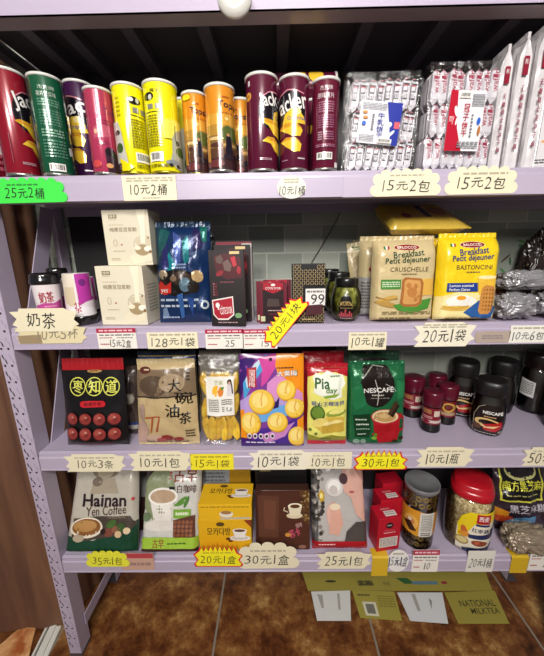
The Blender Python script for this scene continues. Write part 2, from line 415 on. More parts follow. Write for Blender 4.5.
def floor_m(nt, N, L, p):
    tc = N.new('ShaderNodeTexCoord')
    n1 = N.new('ShaderNodeTexNoise'); n1.inputs['Scale'].default_value = 6.5; n1.inputs['Detail'].default_value = 12; n1.inputs['Roughness'].default_value = .78; n1.inputs['Distortion'].default_value = .1
    r1 = N.new('ShaderNodeValToRGB'); e = r1.color_ramp.elements; e[0].position = .36; e[0].color = lin('#381a0b'); e[1].position = .68; e[1].color = lin('#c8a266')
    for ps, c in ((.47, '#6a3c1e'), (.56, '#8e6034')): el = e.new(ps); el.color = lin(c)
    br = N.new('ShaderNodeTexBrick'); br.offset = 0; br.inputs['Scale'].default_value = 1; br.inputs['Brick Width'].default_value = .64; br.inputs['Row Height'].default_value = .64; br.inputs['Mortar Size'].default_value = .004; br.inputs['Mortar Smooth'].default_value = 0
    br.inputs['Color1'].default_value = (1, 1, 1, 1); br.inputs['Color2'].default_value = (1, 1, 1, 1); br.inputs['Mortar'].default_value = (0, 0, 0, 1)
    mp = N.new('ShaderNodeMapping'); gx = onz(213, 653, 0).x; mp.inputs['Location'].default_value = (-gx, .1, 0)
    mx = N.new('ShaderNodeMix'); mx.data_type = 'RGBA'; mx.inputs['A'].default_value = lin('#8a8378')
    L.new(tc.outputs['Object'], n1.inputs['Vector']); L.new(n1.outputs['Fac'], r1.inputs[0]); L.new(tc.outputs['Object'], mp.inputs[0]); L.new(mp.outputs[0], br.inputs['Vector'])
    L.new(br.outputs['Color'], mx.inputs['Factor']); L.new(r1.outputs[0], mx.inputs['B']); L.new(mx.outputs['Result'], p.inputs['Base Color']); p.inputs['Roughness'].default_value = .35
w = MB(); w.box(-2.2, 2.2, -2.0, WALL+.012, -.05, 0, nodemat('marble_floor', floor_m)); tag(w.build('floor'), kind='structure')
w = MB(); w.box(-2.2, 2.2, -2.0, WALL+.12, 2.7, 2.78, M('#d8d4cc', 'paper')); tag(w.build('ceiling'), kind='structure')

# brown curtain left of the rack, with the white sliding rail and a patch of lit floor at its foot
cm = ramp_noise('brown_cloth', [(.3, '#5c3d2e'), (.7, '#80593f')], 3, 5, .7, .1, stretch=(6, 6, .6))
pl = [(-.85, 1.14), (-.86, 1.05), (-.875, .96), (-.94, .94), (-1.1, .93), (-1.35, .87), (-1.6, .85)]
vs = []; fs = []; K = 90; NZ = 14
def along(f):
    g = f*(len(pl)-1); i = min(int(g), len(pl)-2); t = g-i; return Vector((pl[i][0]*(1-t)+pl[i+1][0]*t, pl[i][1]*(1-t)+pl[i+1][1]*t))
for back_ in (0, 1):
    for j in range(NZ+1):
        for i in range(K+1):
            p = along(i/K); d = (along(min(1, i/K+.01))-along(max(0, i/K-.01))).normalized(); n = Vector((-d.y, d.x))
            q = p+n*(.008*math.sin(i*.55+.4*math.sin(j*.6))*(.5+j/NZ*.5)+(.003 if back_ else 0)); vs.append((q.x, q.y, .012+2.2*j/NZ))
L_ = (NZ+1)*(K+1)
for j in range(NZ):
    for i in range(K):
        f = (j*(K+1)+i, j*(K+1)+i+1, (j+1)*(K+1)+i+1, (j+1)*(K+1)+i); fs += [f, tuple(x+L_ for x in f[::-1])]
c = MB(); c.add(vs, fs, cm, True); ro = empty('curtain', 'dark brown curtain hanging to the left of the lilac rack', 'curtain'); c.build('curtain_cloth', ro)
c = MB(); c.tube([(x, y, 2.215) for x, y in pl], .009, M('#8a8078', 'metal')); c.build('curtain_rod', ro)
a, b_ = onz(41, 656, 0), onz(54, 628, 0); d = (b_-a).normalized(); a = a-d*.5
r_ = MB(); nrm = Vector((-d.y, d.x, 0))
for k, (o0, o1, h) in enumerate(((-.03, -.012, .008), (-.012, .012, .016), (.012, .022, .006), (.022, .03, .014))):
    q = [a+nrm*o0, b_+nrm*o0, b_+nrm*o1, a+nrm*o1]; r_.add([(*p.xy, .0005) for p in q]+[(*p.xy, h) for p in q], [(3, 2, 1, 0), (4, 5, 6, 7), (0, 1, 5, 4), (1, 2, 6, 5), (2, 3, 7, 6), (3, 0, 4, 7)], M('#e6e4dc' if k != 2 else '#77766f', 'gloss'))
tag(r_.build('door_track'), 'white ribbed metal door track on the floor left of the rack post', 'door track')
mt = MB(); q = [onz(-40, 680, 0), onz(24, 680, 0), onz(33, 640, 0), onz(36, 628, 0), onz(22, 627, 0)]
mt.add([(p.x, p.y, .0005) for p in q]+[(p.x, p.y, .005) for p in q], [(5, 6, 7, 8, 9), (0, 1, 6, 5), (1, 2, 7, 6), (2, 3, 8, 7), (3, 4, 9, 8), (4, 0, 5, 9)], ramp_noise('lit_orange_floor', [(.35, '#b06030'), (.5, '#e0a870'), (.65, '#f0d0a0')], 12, 8, .5))  # thin added slab; the floor's brightness here is put into its colour
tag(mt.build('floor_mat'), 'patch of brightly lit pale orange marbled floor left of the white track', 'mat')

# ------------------------------------------------------------------ the rack
LIL = M('#b8acc2', 'paint'); LIL2 = M('#bdb0c5', 'paint'); DARK = M('#2b2829', 'matte'); HOLE = M('#151216', 'matte')
rack = empty('storage_rack', 'lilac slotted metal storage rack with four shelves against the tiled wall', 'storage rack', (0, F0, 0))
XL, XR = -.748, 1.06
def W2(v): return (v[0], v[1]-F0, v[2])
class RB(MB):
    def build(s, name, parent=None, label=None):
        s.v = [W2(v) for v in s.v]; return MB.build(s, name, parent, label)
pw = .046
for (x, y, s) in ((XL-pw-.016, F0, 1), (XR, F0, -1), (XL-pw-.016, WALL-.004, 1), (XR, WALL-.004, -1)):
    b = RB(); fr = y == F0; yb = y+.055 if fr else y-.045; y0, y1 = sorted((y, yb)); X0, X1 = x, x+pw
    b.box(X0, X1, y0 if fr else y1-.002, y0+.002 if fr else y1, 0, 2.125, LIL2, .0008)
    xe = X1 if s > 0 else X0
    b.box(xe-.002 if s > 0 else xe, xe if s > 0 else xe+.002, y0, y1, 0, 2.125, LIL2)
    b.box(X0-.001, X1+.001, y0-.001, y1+.001, 0, .012, M('#4a4448', 'matte'))
    if fr:
        k = 0; z = .06
        while z < 2.05:       # key slots: a hook-shaped slot and a round hole, in two columns
            for cx, mk in ((.013, 1), (.034, 0)):
                xx = x+cx; yy = F0-.0004
                def disc(cx_, cz, r): b.add([(cx_+r*math.cos(2*PI*i/12), yy, cz+r*math.sin(2*PI*i/12)) for i in range(12)], [tuple(range(12))], HOLE)
                disc(xx-.004, z+.03, .0036)
                pts = [(xx+.004, z-.016), (xx+.001, z-.004), (xx-.004, z), (xx-.006, z+.012)]
                for (ax, az), (bx, bz) in zip(pts, pts[1:]):
                    w_ = .0018; b.add([(ax-w_, yy, az), (ax+w_, yy, az), (bx+w_, yy, bz), (bx-w_, yy, bz)], [(0, 1, 2, 3)], HOLE if mk else M('#a79ab0', 'paint'))
            z += .0525
    b.build('post', rack)
for si in range(4):
    b = RB(); zt = ST[si]; zb = SB[si]; x0 = XL-.014; x1 = XR
    f = F0
    pr = [(WALL-.006, zt-.001), (f+.014, zt-.001), (f+.010, zt), (f+.003, zt-.003), (f+.0015, zt-.017), (f-.001, zt-.02), (f-.001, zb+.006), (f-.002, zb+.005), (f-.002, zb+.001), (f, zb), (f+.03, zb), (f+.03, zb+.002), (f+.002, zb+.002), (f+.002, zt-.004), (WALL-.006, zt-.004)]
    n = len(pr)
    b.add([(x0, y, z) for y, z in pr]+[(x1, y, z) for y, z in pr], [(i, n+i, n+(i+1) % n, (i+1) % n)[::-1] for i in range(n)], LIL)
    tr = tessellate_polygon([[Vector((y, z, 0)) for y, z in pr]]); b.add([(x0, y, z) for y, z in pr], tr, LIL); b.add([(x1, y, z) for y, z in pr], tr, LIL)
    b.box(x0+.01, x1, WALL-.008, WALL-.005, zb, zt-.004, LIL)
    for yy in (.97, 1.07): b.box(x0+.01, x1, yy, yy+.02, zb+.02, zt-.004, LIL)
    if si == 0:      # the second length of lip overlaps at the joint
        jx = ony(343, 185, F0).x; b.box(jx, x1, f-.0026, f-.001, zb-.001, zt-.018, LIL2, .0006)
    b.build('shelf_board', rack)
b = RB(); zb = 2.037
b.box(XL-pw, XR, F0-.006, F0-.004, zb, zb+.14, LIL, 0); b.box(XL-pw, XR, F0-.006, F0+.038, zb, zb+.003, M('#ab9da2', 'paint'), 0)
b.build('top_beam', rack)
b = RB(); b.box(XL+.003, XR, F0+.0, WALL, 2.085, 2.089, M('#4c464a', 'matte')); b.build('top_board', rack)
b = RB(); b.box(XL+.003, XR-.003, WALL-.004, WALL-.001, ST[0], 2.085, M('#3c383b', 'matte')); b.build('shade_backing', rack)  # added dark sheet standing in for the shade behind the top shelf
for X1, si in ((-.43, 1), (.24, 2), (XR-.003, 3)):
    b = RB(); b.box(XL+.003, X1, WALL-.0045, WALL-.001, ST[si], SB[si-1], M('#1d1a1c', 'matte')); b.build('shade_backing', rack)  # added too: deep shade behind the packed goods, put in as dark sheets
for px in (-45, 15, 55, 120, 200, 284, 372, 452, 525, 590):
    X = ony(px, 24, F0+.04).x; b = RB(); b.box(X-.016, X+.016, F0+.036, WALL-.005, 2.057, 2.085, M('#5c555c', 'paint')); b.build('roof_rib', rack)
for si in range(1, 4):   # side braces, front foot to rear head of each bay
    z0, z1 = ST[si]-.02, SB[si-1]+.02
    b = RB(); X = XL-.012
    b.add([(X, F0+.045, z0), (X, F0+.11, z0), (X, WALL-.05, z1), (X, WALL-.115, z1), (X+.003, F0+.045, z0), (X+.003, F0+.11, z0), (X+.003, WALL-.05, z1), (X+.003, WALL-.115, z1)],
          [(3, 2, 1, 0), (4, 5, 6, 7), (0, 1, 5, 4), (1, 2, 6, 5), (2, 3, 7, 6), (3, 0, 4, 7)], LIL); b.build('side_brace', rack)
b = RB(); b.box(XL-.012, XL-.009, F0+.04, WALL-.05, .10, .15, LIL); b.build('side_brace', rack)
kb = MB(); kp = ony(236, 7, F0-.02)
prof = [(.012, 0), (.011, .016), (.016, .022), (.034, .03), (.038, .037), (.036, .044), (.026, .05), (.012, .0525), (.011, .049), (.008, .049), (.006, .053), (.0005, .054)]
kb.lathe(prof, M('#d6d5cd', 'glassy'), cap=(True, True)); ko = kb.build('knob', rack, 'glossy white round knob'); ko.location = (kp.x, -.006, kp.z); ko.rotation_euler = (R(90), 0, 0)

# ------------------------------------------------------------------ price tags
def tagshape(kind, w, h):
    P_ = []
    if kind == 'rect': return [(0, 0), (w, 0), (w, h), (0, h)]
    if kind == 'cloud':
        n = max(3, int(w/h*2.2)); m = 2
        def arc(ax, ay, bx, by, k=6, bulge=.5):
            cx, cy = (ax+bx)/2, (ay+by)/2; r = math.hypot(bx-ax, by-ay)/2; a0 = math.atan2(ay-cy, ax-cx)
            return [(cx+r*math.cos(a0+PI*i/k)*1, cy+r*math.sin(a0+PI*i/k)*(1 if abs(by-ay) > abs(bx-ax) else bulge*1.6)) for i in range(k)]
        i_ = h*.14; cs = [(i_, 0), (w-i_, 0)]; pts = [(i_, 0)]
        right = [(w-i_, h*.02), (w-i_*.9, h*.42), (w-i_*2.2, h*.74)]; topp = [(w-i_*2.2-(w-4.4*i_)*k/n, h*.78+.04*h*math.sin(PI*k/n)) for k in range(n+1)]
        left = [(i_*2.2, h*.74), (i_*.9, h*.42), (i_, h*.02)]
        seq = right[:2]+topp+left[1:]
        out = [(i_, 0)]
        for a, b in zip(seq, seq[1:]): out += arc(*a, *b)
        return out
    if kind == 'arrow':
        d = h*.28; return [(d*.2, 0), (w-d*1.2, 0), (w-d*.7, h*.22), (w, h*.3), (w-d*.7, h*.5), (w, h*.86), (w-d*1.3, h*.9), (w-d*2, h), (d*1.5, h), (d*1.4, h*.88), (0, h*.86), (d*.9, h*.55), (d*.1, h*.3), (d*.8, h*.2)]
    if kind == 'torn': 
        return [(w*.05, 0), (w*.96, 0), (w*.99, h*.3), (w, h), (w*.7, h*.97), (w*.3, h), (w*.02, h*.92), (0, h*.4)]
    if kind == 'star':
        n = 19; out = []
        for i in range(2*n):
            a = 2*PI*i/(2*n)-PI/2+.05; r = 1 if i % 2 == 0 else .77; x = math.copysign(abs(math.cos(a))**.75, math.cos(a))*r; y = math.copysign(abs(math.sin(a))**.75, math.sin(a))*r
            out.append((w/2+w/2*x, h/2+h/2*y))
        return out
    if kind == 'halfstar':   # straight foot, spiky head
        n = 8; out = [(w*.03, 0), (w*.97, 0), (w, h*.1), (w*.93, h*.28), (w, h*.5), (w*.9, h*.6)]
        for i in range(n):
            x = w*(.9-.8*(i+.5)/n); out += [(x, h*(.98-.1*abs(i-3.5)/3.5)), (w*(.9-.8*(i+1)/n), h*.7)]
        return out+[(0, h*.55), (w*.07, h*.3), (0, h*.12)]
    if kind == 'round': return [(w/2+w/2*math.cos(2*PI*i/28), h/2+h/2*math.sin(2*PI*i/28)) for i in range(28)]
def pricetag(label, si, x0, y0, x1, y1, kind, col, txt=(), art=(), rim=None, rot=0, cat='price tag', group='price tags on the shelf edges', layer=0, fin='paper', name='price_tag'):
    Y = F0-.0032-(.0007 if si == 0 else 0)-layer*.0013; a, b = ony(x0, y1, Y), ony(x1, y0, Y); c = ony((x0+x1)/2, (y0+y1)/2, Y); w, h = b.x-a.x, (b.z-a.z)
    pts = tagshape(kind, w, h); mb = MB(); mb.prism([(x-w/2, z-h/2) for x, z in pts], 0, .0008, M(rim, fin) if rim else M(col, fin))
    if rim: mb.prism([((x-w/2)*.93, (z-h/2)*.9-h*.01) for x, z in pts], -.0004, 0, M(col, fin))
    A = list(art)
    if txt:
        for t_ in txt: A.append(('h',)+t_)
    lay_art(mb, art_shapes(A, w, h), w, h, lambda u, v, o: (u-w/2, -o-.0004, v-h/2), 'ink', off=.0003, step=.00004)
    o = mb.build(name); o.location = (c.x, Y, c.z); o.rotation_euler = (0, rot, 0); tag(o, label, cat, group); return o
CR = '#ece3c4'; YE = '#f7ec1e'; K_ = '#1c1a1e'; fine = '#b3ab94'
mini = [('m', .18, .14, .82, .28, 1, '#bdb59c')]
pricetag('bright green cloud-shaped price tag at the left end of the top shelf', 0, -14, 176, 62, 204, 'cloud', '#3fe04a', [('25元2桶', .26, .42, .74, .84, K_)], [('m', .3, .25, .7, .36, 1, '#2a8a30')])
pricetag('cream rectangular price tag under the yellow cans on the top shelf', 0, 124, 175, 175, 201, 'rect', CR, [('10元2桶', .12, .36, .82, .78, K_)], [('m', .08, .06, .95, .26, 2, fine), ('m', .35, .86, .7, .94, 1, fine)])
pricetag('small round white price tag under the maroon cans', 0, 277, 175, 306, 199, 'round', '#ebe9d8', [('10元1桶', .06, .46, .96, .84, K_)], [('m', .25, .12, .75, .36, 2, fine)])
pricetag('cream cloud-shaped price tag under the blue-label wafer pack', 0, 371, 167, 441, 197, 'cloud', CR, [('15元2包', .14, .44, .86, .84, K_)], [('m', .26, .22, .76, .32, 1, fine)])
pricetag('cream cloud-shaped price tag under the red-label wafer pack', 0, 445, 164, 519, 195, 'cloud', CR, [('15元2包', .14, .42, .84, .84, K_)], [('m', .22, .24, .86, .36, 1, fine)])
pricetag('cream arrow-ended tag with two handwritten characters above the milk tea price', 1, 13, 308, 76, 332, 'arrow', CR, [('奶茶', .24, .18, .66, .84, K_)], layer=1)
pricetag('tattered cream milk tea price tag with brown tape on its left end', 1, 17, 325, 85, 344, 'arrow', '#e2d5ac', [('10元5杯', .3, .18, .88, .84, '#8a8270')], [('p', [(.03, .55), (.36, .5), (.36, .98), (.04, .98)], '#a08c6c')])
def prl(lb, si, x0, y0, x1, y1, num, numx=.62, **k):
    return pricetag(lb, si, x0, y0, x1, y1, 'rect', '#eee9e0', [(num, numx-.1, .58, numx+.14, .9, K_)] if len(num) < 3 else [(num, .3, .56, .85, .92, K_)],
        [('r', 0, 0, 1, .22, '#b01c44'), ('m', .06, .05, .94, .18, 1, '#f0c8d0'), ('m', .06, .28, .94, .38, 1, '#6a6468'), ('m', .06, .42, .4, .5, 1, '#b0505a'), ('m', .5, .42, .92, .5, 1, '#8a8484'), ('m', .06, .72, .3, .82, 1, '#b0505a')], **k)
prl('white price label with a red header below the cream soy milk boxes', 1, 99, 328, 135, 349, '15元2盒')
pricetag('cream rectangular price tag below the blue chocolate bag', 1, 148, 332, 197, 349, 'rect', CR, [('128元1袋', .06, .34, .94, .86, K_)], [('m', .06, .06, .94, .24, 1, fine)])
prl('white price label with a red header reading 25 below the tall chocolate bars', 1, 206, 329, 243, 349, '25')
prl('white price label with a red header reading 15 left of the yellow star tag', 1, 243, 329, 277, 349, '15')
sg = pricetag('yellow starburst price tag with a red rim tilted below the small red chocolate bars', 1, 253, 309, 313, 331, 'halfstar', YE, [('20元1块', .16, .42, .86, .82, K_)], [('m', .2, .24, .75, .34, 1, '#c9b62a')], rim='#d8202c', rot=-R(52), layer=1)
pricetag('small cream price tag below the olive jars', 1, 348, 332, 387, 350, 'rect', CR, [('10元1罐', .06, .3, .94, .84, K_)], [('m', .06, .06, .94, .22, 1, fine)])
pricetag('big cream arrow-ended price tag between the two biscuit bags', 1, 412, 322, 477, 347, 'arrow', '#efe8d2', [('20元1袋', .16, .3, .84, .86, K_)], [('m', .14, .06, .86, .24, 2, fine)])
pricetag('strip of brownish old tape on the second shelf edge', 1, 474, 331, 511, 343, 'torn', '#b3a294', [], [('m', .2, .3, .8, .7, 2, '#8a7e84')], cat='tape', group=None, name='tape_strip')
pricetag('white price tag at the right end of the second shelf edge', 1, 508, 325, 552, 343, 'rect', '#efece2', [('10元6包', .06, .36, .84, .86, K_)], [('m', .06, .08, .94, .24, 1, fine)])
pricetag('cream jagged price tag below the black date pouch', 2, 66, 454, 124, 472, 'arrow', CR, [('10元3条', .2, .34, .8, .84, '#5e584e')], mini)
pricetag('cream arrow-ended price tag below the beige oil tea bag', 2, 130, 451, 191, 471, 'arrow', CR, [('10元1包', .16, .34, .8, .84, K_)], mini)
pricetag('plain yellow rectangular price tag below the dried mango bag', 2, 191, 454, 233, 470, 'rect', '#f2e32c', [('15元1袋', .1, .36, .9, .86, '#5a4a1a')], [('m', .1, .08, .9, .26, 1, '#b9a92a')])
pricetag('cream arrow-ended price tag below the orange and purple plum bag', 2, 249, 450, 313, 470, 'arrow', '#efe8d2', [('10元1袋', .12, .32, .78, .86, K_)], mini, layer=1)
pricetag('cream price tag below the yellow and red durian cake packet', 2, 304, 452, 352, 469, 'rect', CR, [('10元1包', .14, .34, .86, .86, '#3a3636')], mini)
pricetag('yellow starburst price tag with a red rim below the green coffee bag', 2, 353, 449, 409, 470, 'halfstar', YE, [('30元1包', .16, .44, .84, .86, K_)], [('m', .2, .28, .8, .38, 1, '#b9a92a')], rim='#d8202c')
pricetag('cream arrow-ended price tag below the small red-capped jars', 2, 415, 447, 475, 467, 'arrow', CR, [('10元1瓶', .16, .34, .74, .86, K_)], mini)
pricetag('cream arrow-ended price tag at the right end of the third shelf edge', 2, 520, 447, 580, 466, 'arrow', CR, [('50元1瓶', .12, .3, .84, .86, K_)], mini)
pricetag('scalloped yellow price tag over the foot of the white coffee bag', 3, 88, 550, 126, 567, 'cloud', '#e9e63a', [('35元1包', .14, .44, .86, .88, '#5a5020')], [], layer=2)
pricetag('faded red and beige strip of tape beside the scalloped yellow tag', 3, 121, 553, 153, 570, 'torn', '#c9a08c', [], [('r', .02, .02, .98, .3, '#b8424a'), ('m', .1, .5, .9, .8, 1, '#a08078')], cat='tape', group=None, name='tape_strip')
pricetag('yellow starburst price tag with a red rim below the yellow coffee boxes', 3, 194, 544, 242, 567, 'halfstar', YE, [('20元1盒', .14, .5, .86, .86, '#3a3420')], [('m', .2, .34, .8, .42, 1, '#b9a92a')], rim='#d8202c', layer=1)
pricetag('cream cloud-shaped price tag below the brown coffee box', 3, 239, 541, 297, 569, 'cloud', CR, [('30元1盒', .1, .5, .86, .84, K_)], [('m', .2, .3, .8, .4, 1, fine)])
pricetag('cream arrow-ended price tag below the white coffee bag with a red foot', 3, 316, 552, 372, 569, 'arrow', CR, [('25元1包', .16, .26, .84, .84, K_)], [])
pricetag('round white price tag reading 15 right of the yellow tape', 3, 386, 550, 410, 572, 'round', '#eceae6', [('15元1盒', .06, .3, .94, .74, '#22264a')], [('m', .25, .1, .75, .24, 1, fine)])
prl('white price label with a red header reading 10 below the clear canister', 3, 411, 550, 440, 572, '10', numx=.55)
pricetag('plain white price tag below the red-lidded oats jar', 3, 465, 551, 496, 572, 'rect', '#e6e2d8', [('20元1桶', .1, .36, .92, .78, '#5a564e')], [])
prl('white price label with a red header at the right end of the bottom shelf edge', 3, 527, 549, 560, 570, '25')
def tape(label, x0, x1, y0, y1):
    Y = F0-.0045; a = ony(x0, y1, Y); b = ony(x1, y1, Y); w_ = b.x-a.x; x = a.x; mb = MB(); z0 = a.z; zt = ST[3]+.0012
    pr = [(Y, z0), (Y, zt-.004), (Y+.006, zt), (F0+.03, zt), (F0+.03, zt-.0006), (Y+.0062, zt-.0006), (Y+.0006, zt-.0045), (Y+.0006, z0)]
    k = len(pr); mb.add([(x, y, z) for y, z in pr]+[(x+w_, y, z) for y, z in pr], [(i, (i+1) % k, k+(i+1) % k, k+i) for i in range(k)], M('#d9b32c', 'gloss')); mb.add([(x, y, z) for y, z in pr], tessellate_polygon([[Vector((y, z, 0)) for y, z in pr]]), M('#d9b32c', 'gloss'))
    mb.add([(x+w_, y, z) for y, z in pr], tessellate_polygon([[Vector((y, z, 0)) for y, z in pr]]), M('#d9b32c', 'gloss'))
    tag(mb.build('tape_strip'), label, 'tape')
tape('yellow tape wrapped over the bottom shelf edge below the red coffee box', 371, 387, 0, 576)
tape('yellow tape wrapped over the bottom shelf edge right of the oats jar', 509, 526, 0, 573)

# ------------------------------------------------------------------ top shelf: cans
MAR, CHY, CHD = '#5a1230', '#f2c53a', '#d99a2a'
def jacker(word, side, base=MAR, oval='#16101a'):
    """side: -1 the print is turned to the right edge, 1 turned to the left edge, 0 centred"""
    c = .84 if side < 0 else .26 if side > 0 else .6
    if side < 0:
        return [('m', .1, .02, .16, .12, 1, '#f0e8ea'), ('e', .1, .2, .09, .045, '#d99a3a'), ('m', .04, .185, .15, .215, 2, '#8a4a20'), ('e', .86, .36, .46, .21, oval, -.15), ('l', [(.48, .24), (.72, .17), (.98, .15)], .03, '#d88a98'), ('t', word, .44, .17, 1.0, .36, '#f6f2ee', .035, .22),
                ('p', [(.98, .33), (.86, .38), (.84, .47), (.98, .49)], CHY), ('t', 'O', .9, .4, .98, .44, '#30408a', .02), ('p', [(.4, .47), (.55, .45), (.8, .46), (1, .5), (1, .64), (.86, .62), (.7, .53)], CHY), ('p', [(.4, .47), (.55, .45), (.8, .46), (.96, .5), (.7, .5)], CHD),
                ('p', [(.5, .7), (.66, .65), (.85, .65), (1, .7), (1, .83), (.88, .8), (.75, .72)], CHY), ('p', [(.62, .66), (.85, .65), (.97, .69), (.75, .69)], CHD), ('m', .42, .88, .78, .91, 2, '#c8a0ac'), ('r', .2, .6, .215, .9, '#7a3048')]
    return [('e', .38, .34, .48, .22, oval, .1), ('l', [(.02, .17), (.3, .13), (.62, .15), (.82, .17)], .035, '#d88a98'), ('t', word, .0, .17, .9, .36, '#f6f2ee', .035, .2),
            ('p', [(.12, .5), (.2, .39), (.4, .335), (.65, .35), (.84, .43), (.86, .5)], CHY), ('e', .6, .37, .13, .035, '#ffe9a0'), ('t', 'Original', .28, .42, .84, .47, '#2c4a9a', .02), ('p', [(.03, .54), (.2, .49), (.6, .5), (.78, .57), (.7, .64), (.45, .64), (.2, .59)], CHY), ('p', [(.03, .54), (.2, .49), (.6, .5), (.76, .55), (.4, .53), (.1, .55)], CHD),
            ('p', [(.06, .69), (.25, .65), (.55, .66), (.74, .73), (.7, .81), (.5, .82), (.25, .76)], CHY), ('p', [(.06, .69), (.25, .65), (.55, .66), (.7, .7), (.4, .68)], CHD), ('m', .62, .88, .86, .905, 1, '#e8d8dc'), ('m', .1, .9, .3, .92, 1, '#b890a0')]
JKG = 'snack cans on the top shelf'
can('red chip can cut off by the left edge of the photo on the top shelf', -20, 11, .958, 73, '#7a1424', [('e', .9, .3, .2, .05, '#c8963a'), ('r', .7, .62, .85, .72, '#e6dcd4'), ('m', .3, .7, .8, .9, 3, '#c06070')], JKG)
can('red chip can left of the green can on the top shelf', 6, 42, .885, 64, '#8c1226', jacker('Jac', -1, '#8c1226'), JKG, turn=.2)
can('dark green chip can with its ingredient panel turned to the front', 43, 76, .89, 71, '#14553a', [('t', '杰克牌', .26, .09, .72, .13, '#b8c8b8'), ('t', '薯片蔬菜味', .2, .15, .74, .2, '#b8c8b8'), ('m', .2, .22, .8, .3, 3, '#5f8f76'), ('m', .2, .33, .8, .5, 6, '#4a7f66'), ('m', .2, .53, .8, .62, 3, '#7aa48c'), ('m', .2, .64, .8, .84, 6, '#4a7f66'), ('b', .26, .9, .7, .985), ('e', 1, .42, .1, .1, '#131416'), ('r', .86, .7, .95, .79, '#d8dcd4')], JKG)
can('purple chip can behind the pink can', 76, 105, .985, 78, '#3a1440', jacker('Jac', 1, '#3a1440'), JKG, turn=-.6)
pink = [('r', 0, 0, 1, .3, '#b03a58'), ('t', 'Tor', .62, .2, .98, .28, '#6a3060', .02), ('p', [(.2, .45), (.5, .4), (.7, .42), (.7, .56), (.2, .58)], '#c05a70'), ('m', .3, .34, .95, .42, 2, '#8c2c48'), ('m', .3, .6, .7, .66, 2, '#8c2c48'), ('e', .28, .5, .05, .03, '#eabf9a'), ('p', [(.5, .78), (.62, .68), (.8, .7), (.98, .82), (1, 1), (.55, 1)], '#3a2030'), ('e', .6, .75, .1, .05, '#1c141c'), ('e', .8, .78, .09, .04, '#2a3020'), ('e', .62, .92, .12, .03, '#e0a06a'), ('e', .2, .9, .14, .05, '#d04a4a'), ('e', .42, .64, .05, .02, '#f0d0c0')]
can('pink tomato chip can in front of the purple can', 94, 121, .885, 85, '#b3365a', pink, JKG)
def yellow(side):
    if side == 0:
        return [('m', .1, .12, .22, .36, 5, '#b8ac10'), ('e', .66, .16, .2, .045, '#141414'), ('e', .58, .15, .07, .025, '#e8e8e0'), ('e', .76, .155, .05, .03, '#c8c8b8'), ('r', .6, .24, .78, .3, '#8a8a80'), ('r', .84, .24, .96, .3, '#8a8a80'), ('l', [(.5, .33), (.96, .34)], .02, '#20200c'),
                ('m', .5, .37, .9, .72, 11, '#8c8410'), ('b', .56, .77, .98, .89), ('m', .56, .91, .95, .96, 2, '#8c8410'), ('p', [(0, .4), (.14, .42), (.2, .52), (.26, .74), (.3, .86), (.34, 1), (0, 1)], '#c9c7bd'), ('e', .1, .54, .07, .03, '#26301c'), ('e', .12, .72, .09, .06, '#3e5a2c'), ('p', [(.08, .84), (.28, .9), (.5, .95), (.3, 1), (.1, 1)], '#f4e400'), ('r', 0, .9, .12, 1, '#3a2c34')]
    return [('t', '魔法', .2, .07, .46, .11, '#2a2a14'), ('e', .16, .15, .14, .045, '#141414'), ('e', .2, .16, .05, .03, '#d8d8c8'), ('r', .12, .235, .26, .29, '#8a8a80'), ('r', .32, .235, .46, .29, '#8a8a80'), ('l', [(.06, .325), (.46, .32)], .02, '#20200c'), ('m', .06, .35, .46, .72, 12, '#8c8410'), ('b', .08, .78, .44, .89), ('m', .08, .92, .6, .96, 2, '#6c6410'),
            ('r', .5, .4, 1, .62, '#f2ec5e'), ('p', [(.72, .62), (.8, .54), (.9, .5), (1, .48), (1, 1), (.78, .96), (.62, .9), (.7, .78)], '#b4b6a4'), ('e', .92, .76, .12, .06, '#4f7032'), ('e', .86, .66, .05, .03, '#30402a'), ('e', .7, .9, .2, .03, '#8e9090'), ('e', .64, .93, .05, .02, '#26262a'), ('e', .84, .94, .06, .022, '#26262a'), ('l', [(.82, .46), (.8, .6), (.84, .7)], .02, '#3a4a2a')]
can('bright yellow chip can nearest the pink can', 121, 151, .89, 81, '#f2e810', yellow(0), JKG, rim='#c8bb40')
can('bright yellow chip can in the middle, right of its yellow twin', 151, 183, .893, 78, '#f4ea10', yellow(1), JKG, rim='#c8bb40')
can('yellow chip can half hidden behind the orange cans', 176, 203, 1.0, 97, '#d6cc20', [('p', [(.3, .35), (1, .3), (1, 1), (.2, 1)], '#b9bba8'), ('e', .6, .8, .25, .12, '#4f7032'), ('e', .3, .95, .2, .03, '#e9dc12')], JKG)
def tops(cx):
    return [('r', 0, .32, 1, .45, '#d9a03a'), ('r', 0, .45, 1, .58, '#b98a38'), ('r', 0, .58, 1, .74, '#8a6a3a'), ('r', 0, .74, 1, .86, '#5c3c2c'), ('r', 0, .86, 1, 1, '#3e2426'), ('m', cx-.16, .11, cx+.08, .14, 1, '#a8501c'), ('t', 'Tops', cx-.28, .17, cx+.3, .27, '#2c1a30', .03, -.04), ('m', cx-.2, .3, cx+.3, .32, 1, '#b0602a'), ('e', cx-.02, .38, .05, .02, '#f6dc90'),
            ('p', [(.5, .5), (.7, .46), (.95, .48), (1, .64), (.45, .64)], '#57622e'), ('e', .3, .62, .28, .02, '#e0c080'), ('e', .75, .7, .25, .02, '#d0a868'), ('p', [(cx-.06, .58), (cx+.02, .56), (cx+.1, .62), (cx+.14, .8), (cx-.1, .8)], '#1c1626'), ('e', cx, .575, .05, .02, '#c08a60'), ('e', .35, .7, .2, .03, '#54302a'), ('e', .75, .84, .2, .04, '#2c2028'), ('e', .3, .93, .28, .05, '#6c3434'), ('r', .05, .6, .14, .9, '#c4872e')]
